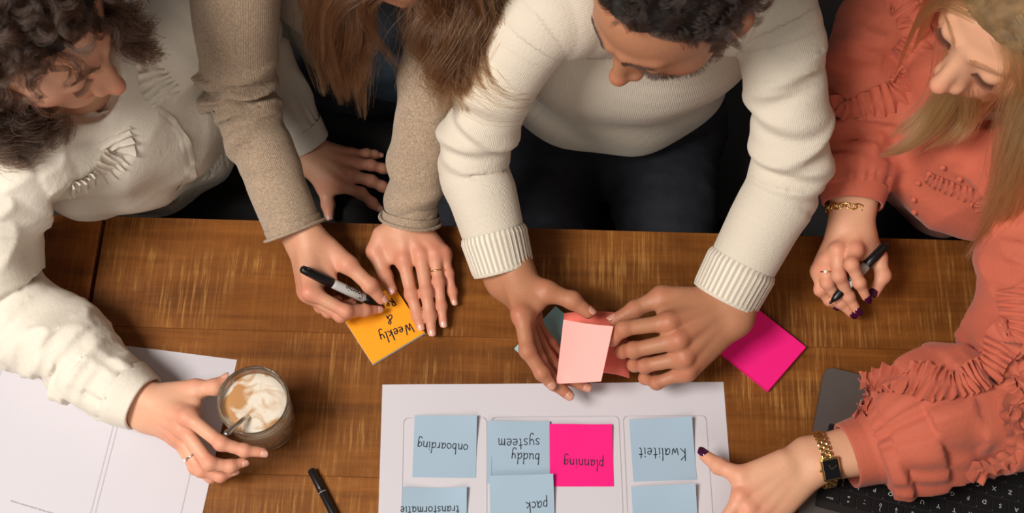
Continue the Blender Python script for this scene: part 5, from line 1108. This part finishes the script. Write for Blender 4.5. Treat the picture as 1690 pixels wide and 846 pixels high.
ok = (l_[:, 2] < -.03) & (l_[:, 2] > -.125) & (l_[:, 1] > .0) & ((l_[:, 2] < -.078) | (ax_ > .035) | ((l_[:, 2] < -.05) & (l_[:, 2] > -.062) & (ax_ < .03))); p, g = p[ok], g[ok]; dn = -mH.U * .7; d = g * .8 + dn + RNG.normal(size=p.shape) * .25; t = np.linspace(0, 1, 4)[None, :, None]
strands('beard', p[:, None] + d[:, None] * t * .0055, .00022, DKH, man)
# --- woman in beige: two long brown masses either side of the face
BRH = hair_mat('chestnut_hair', srgb(76, 49, 27), .33); BRB = mat('chestnut_hair_base', srgb(70, 44, 26), .7, noise=.35, nscale=70, bump=.5, bscale=150)
cap(bH, BRB, woman_b); S = grow(bH, scalp(bH, 6000), lambda p, H: np.tile(-H.F * .15, (len(p), 1)) + (np.sign((p - H.c) @ H.X) * np.clip(1 - np.abs((p - H.c) @ H.X) / .09, 0, 1))[:, None] * H.X * 1.1, .22, 18, 1.6, .35, .010, 120, jit=.06)
hb = [S]
strands('hair', S, .00028, BRH, woman_b)
pl = lambda *a: np.array([P(*q) for q in a])
S = np.vstack([lock(pl((610, -150, .42), (560, -50, .36), (555, 40, .29), (565, 110, .22), (575, 165, .17)), [.022, .032, .033, .026, .014], [.02, .022, .022, .016, .01], 3600, 22, wave=.008, wfreq=2.1, tipw=.3, fly=.05),
  lock(pl((600, -100, .40), (580, 20, .30), (592, 110, .20), (602, 195, .14)), [.02, .022, .016, .005], [.015, .015, .012, .005], 900, 6, wave=.005, wfreq=1.4, tipw=.3, fly=.08),
  lock(pl((580, -100, .40), (525, 20, .30), (528, 90, .22), (532, 158, .17)), [.02, .022, .014, .004], [.015, .015, .012, .005], 700, 6, wave=.005, wfreq=1.4, tipw=.3, fly=.08)])
strands('hair_lock', S, .00030, BRH, woman_b)
S = np.vstack([lock(pl((720, -150, .42), (764, -60, .37), (772, 30, .31), (778, 115, .25), (784, 178, .22)), [.026, .042, .048, .047, .034], [.02, .026, .026, .02, .014], 4600, 30, wave=.011, wfreq=2.5, tipw=.35, fly=.05, curl=.004, turns=2.4),
  lock(pl((745, -120, .41), (800, 0, .33), (826, 80, .28), (852, 122, .26), (890, 112, .25)), [.02, .032, .032, .024, .008], [.015, .018, .014, .01, .005], 1500, 10, wave=.009, wfreq=2.4, tipw=.3, fly=.1),
  lock(pl((745, -120, .41), (790, 0, .33), (800, 90, .27), (798, 155, .23), (826, 180, .22)), [.02, .03, .028, .02, .008], [.015, .018, .014, .01, .005], 1300, 10, wave=.009, wfreq=2.6, tipw=.3, fly=.1),
  lock(pl((700, -120, .41), (706, -10, .33), (704, 60, .28), (712, 115, .24), (732, 140, .23)), [.012, .016, .018, .014, .008], [.015, .018, .014, .01, .005], 1100, 8, wave=.006, wfreq=2, tipw=.3, fly=.1)])
strands('hair_lock', S, .00030, BRH, woman_b)
# --- woman in white: dark brown curls
CUH = hair_mat('dark_brown_curls', srgb(40, 26, 18), .36); CUB = mat('dark_brown_hair_base', srgb(30, 20, 15), .7, noise=.4, nscale=80, bump=.6, bscale=150)
cap(aH, CUB, woman_a, up=.012, off=.004); S = grow(aH, scalp(aH, 10000, .002), lambda p, H: np.tile(-H.F * .25 + H.U * .25, (len(p), 1)), .062, 20, .0, .9, .012, 260, curl=.0085, turns=1.6, jit=.55, clump=.8)
strands('hair', S, .00028, CUH, woman_a)
S = np.vstack([lock(pl((-45, 130, .34), (-30, 190, .29), (10, 235, .25), (45, 260, .22)), [.02, .034, .040, .032], [.02, .025, .025, .02], 1700, 26, wave=.004, curl=.010, turns=2.6, tipw=.5, fly=.05),
  lock(pl((10, 185, .29), (50, 205, .27), (90, 222, .25), (116, 240, .24)), [.010, .014, .014, .010], [.01, .012, .012, .01], 260, 7, curl=.011, turns=2.2, tipw=.5),
  lock(pl((170, 20, .40), (212, 45, .36), (232, 80, .32), (240, 115, .29)), [.018, .018, .014, .010], [.02, .016, .012, .01], 420, 12, curl=.010, turns=2.4, tipw=.5)])
strands('hair_lock', S, .00028, CUH, woman_a)
brows(aH, CUH, woman_a, .00025, 90, .008, .003)
# --- woman in coral: long straight blonde hair
BLH = hair_mat('blonde_hair', srgb(150, 118, 78), .32); BLB = mat('blonde_hair_base', srgb(120, 92, 58), .7, noise=.35, nscale=70, bump=.5, bscale=150)
DT = (-.075, -.07, -.035, -.022, .024, .046, .060, .08)
cap(dH, BLB, woman_d, off=.003, table=DT); S = grow(dH, scalp(dH, 9000, table=DT), lambda p, H: np.tile(-H.F * .30 - H.U * .25, (len(p), 1)) + (np.sign((p - H.c) @ H.X + .004) * np.clip(1 - np.abs((p - H.c) @ H.X) / .085, 0, 1))[:, None] * H.X * 1.1, .25, 24, 1.9, .35, .011, 220, jit=.05, clump=.35)
strands('hair', S, .00028, BLH, woman_d)
S = np.vstack([lock(pl((1600, 40, .36), (1590, 120, .30), (1545, 190, .24), (1490, 235, .20), (1452, 252, .18)), [.018, .026, .026, .020, .006], [.012, .014, .012, .01, .004], 1500, 14, wave=.004, wfreq=1.0, tipw=.35, fly=.05),
  lock(pl((1605, 80, .34), (1610, 170, .26), (1580, 215, .22), (1530, 245, .19)), [.015, .025, .024, .010], [.012, .014, .012, .006], 1100, 10, wave=.003, wfreq=1.0, tipw=.4, fly=.05)])
strands('hair_lock', S, .00028, BLH, woman_d)
S = np.vstack([lock(pl((1740, 110, .38), (1725, 220, .30), (1690, 320, .22), (1640, 390, .16), (1600, 428, .13)), [.03, .042, .040, .030, .010], [.02, .02, .018, .014, .006], 2600, 18, wave=.004, wfreq=1.0, tipw=.35, fly=.05)])
strands('hair_lock', S, .00028, BLH, woman_d)
brows(dH, BLB and hair_mat('light_brown_brow', srgb(140, 104, 70)), woman_d, .0002, 90, .008, .0028, lmat=DKH)
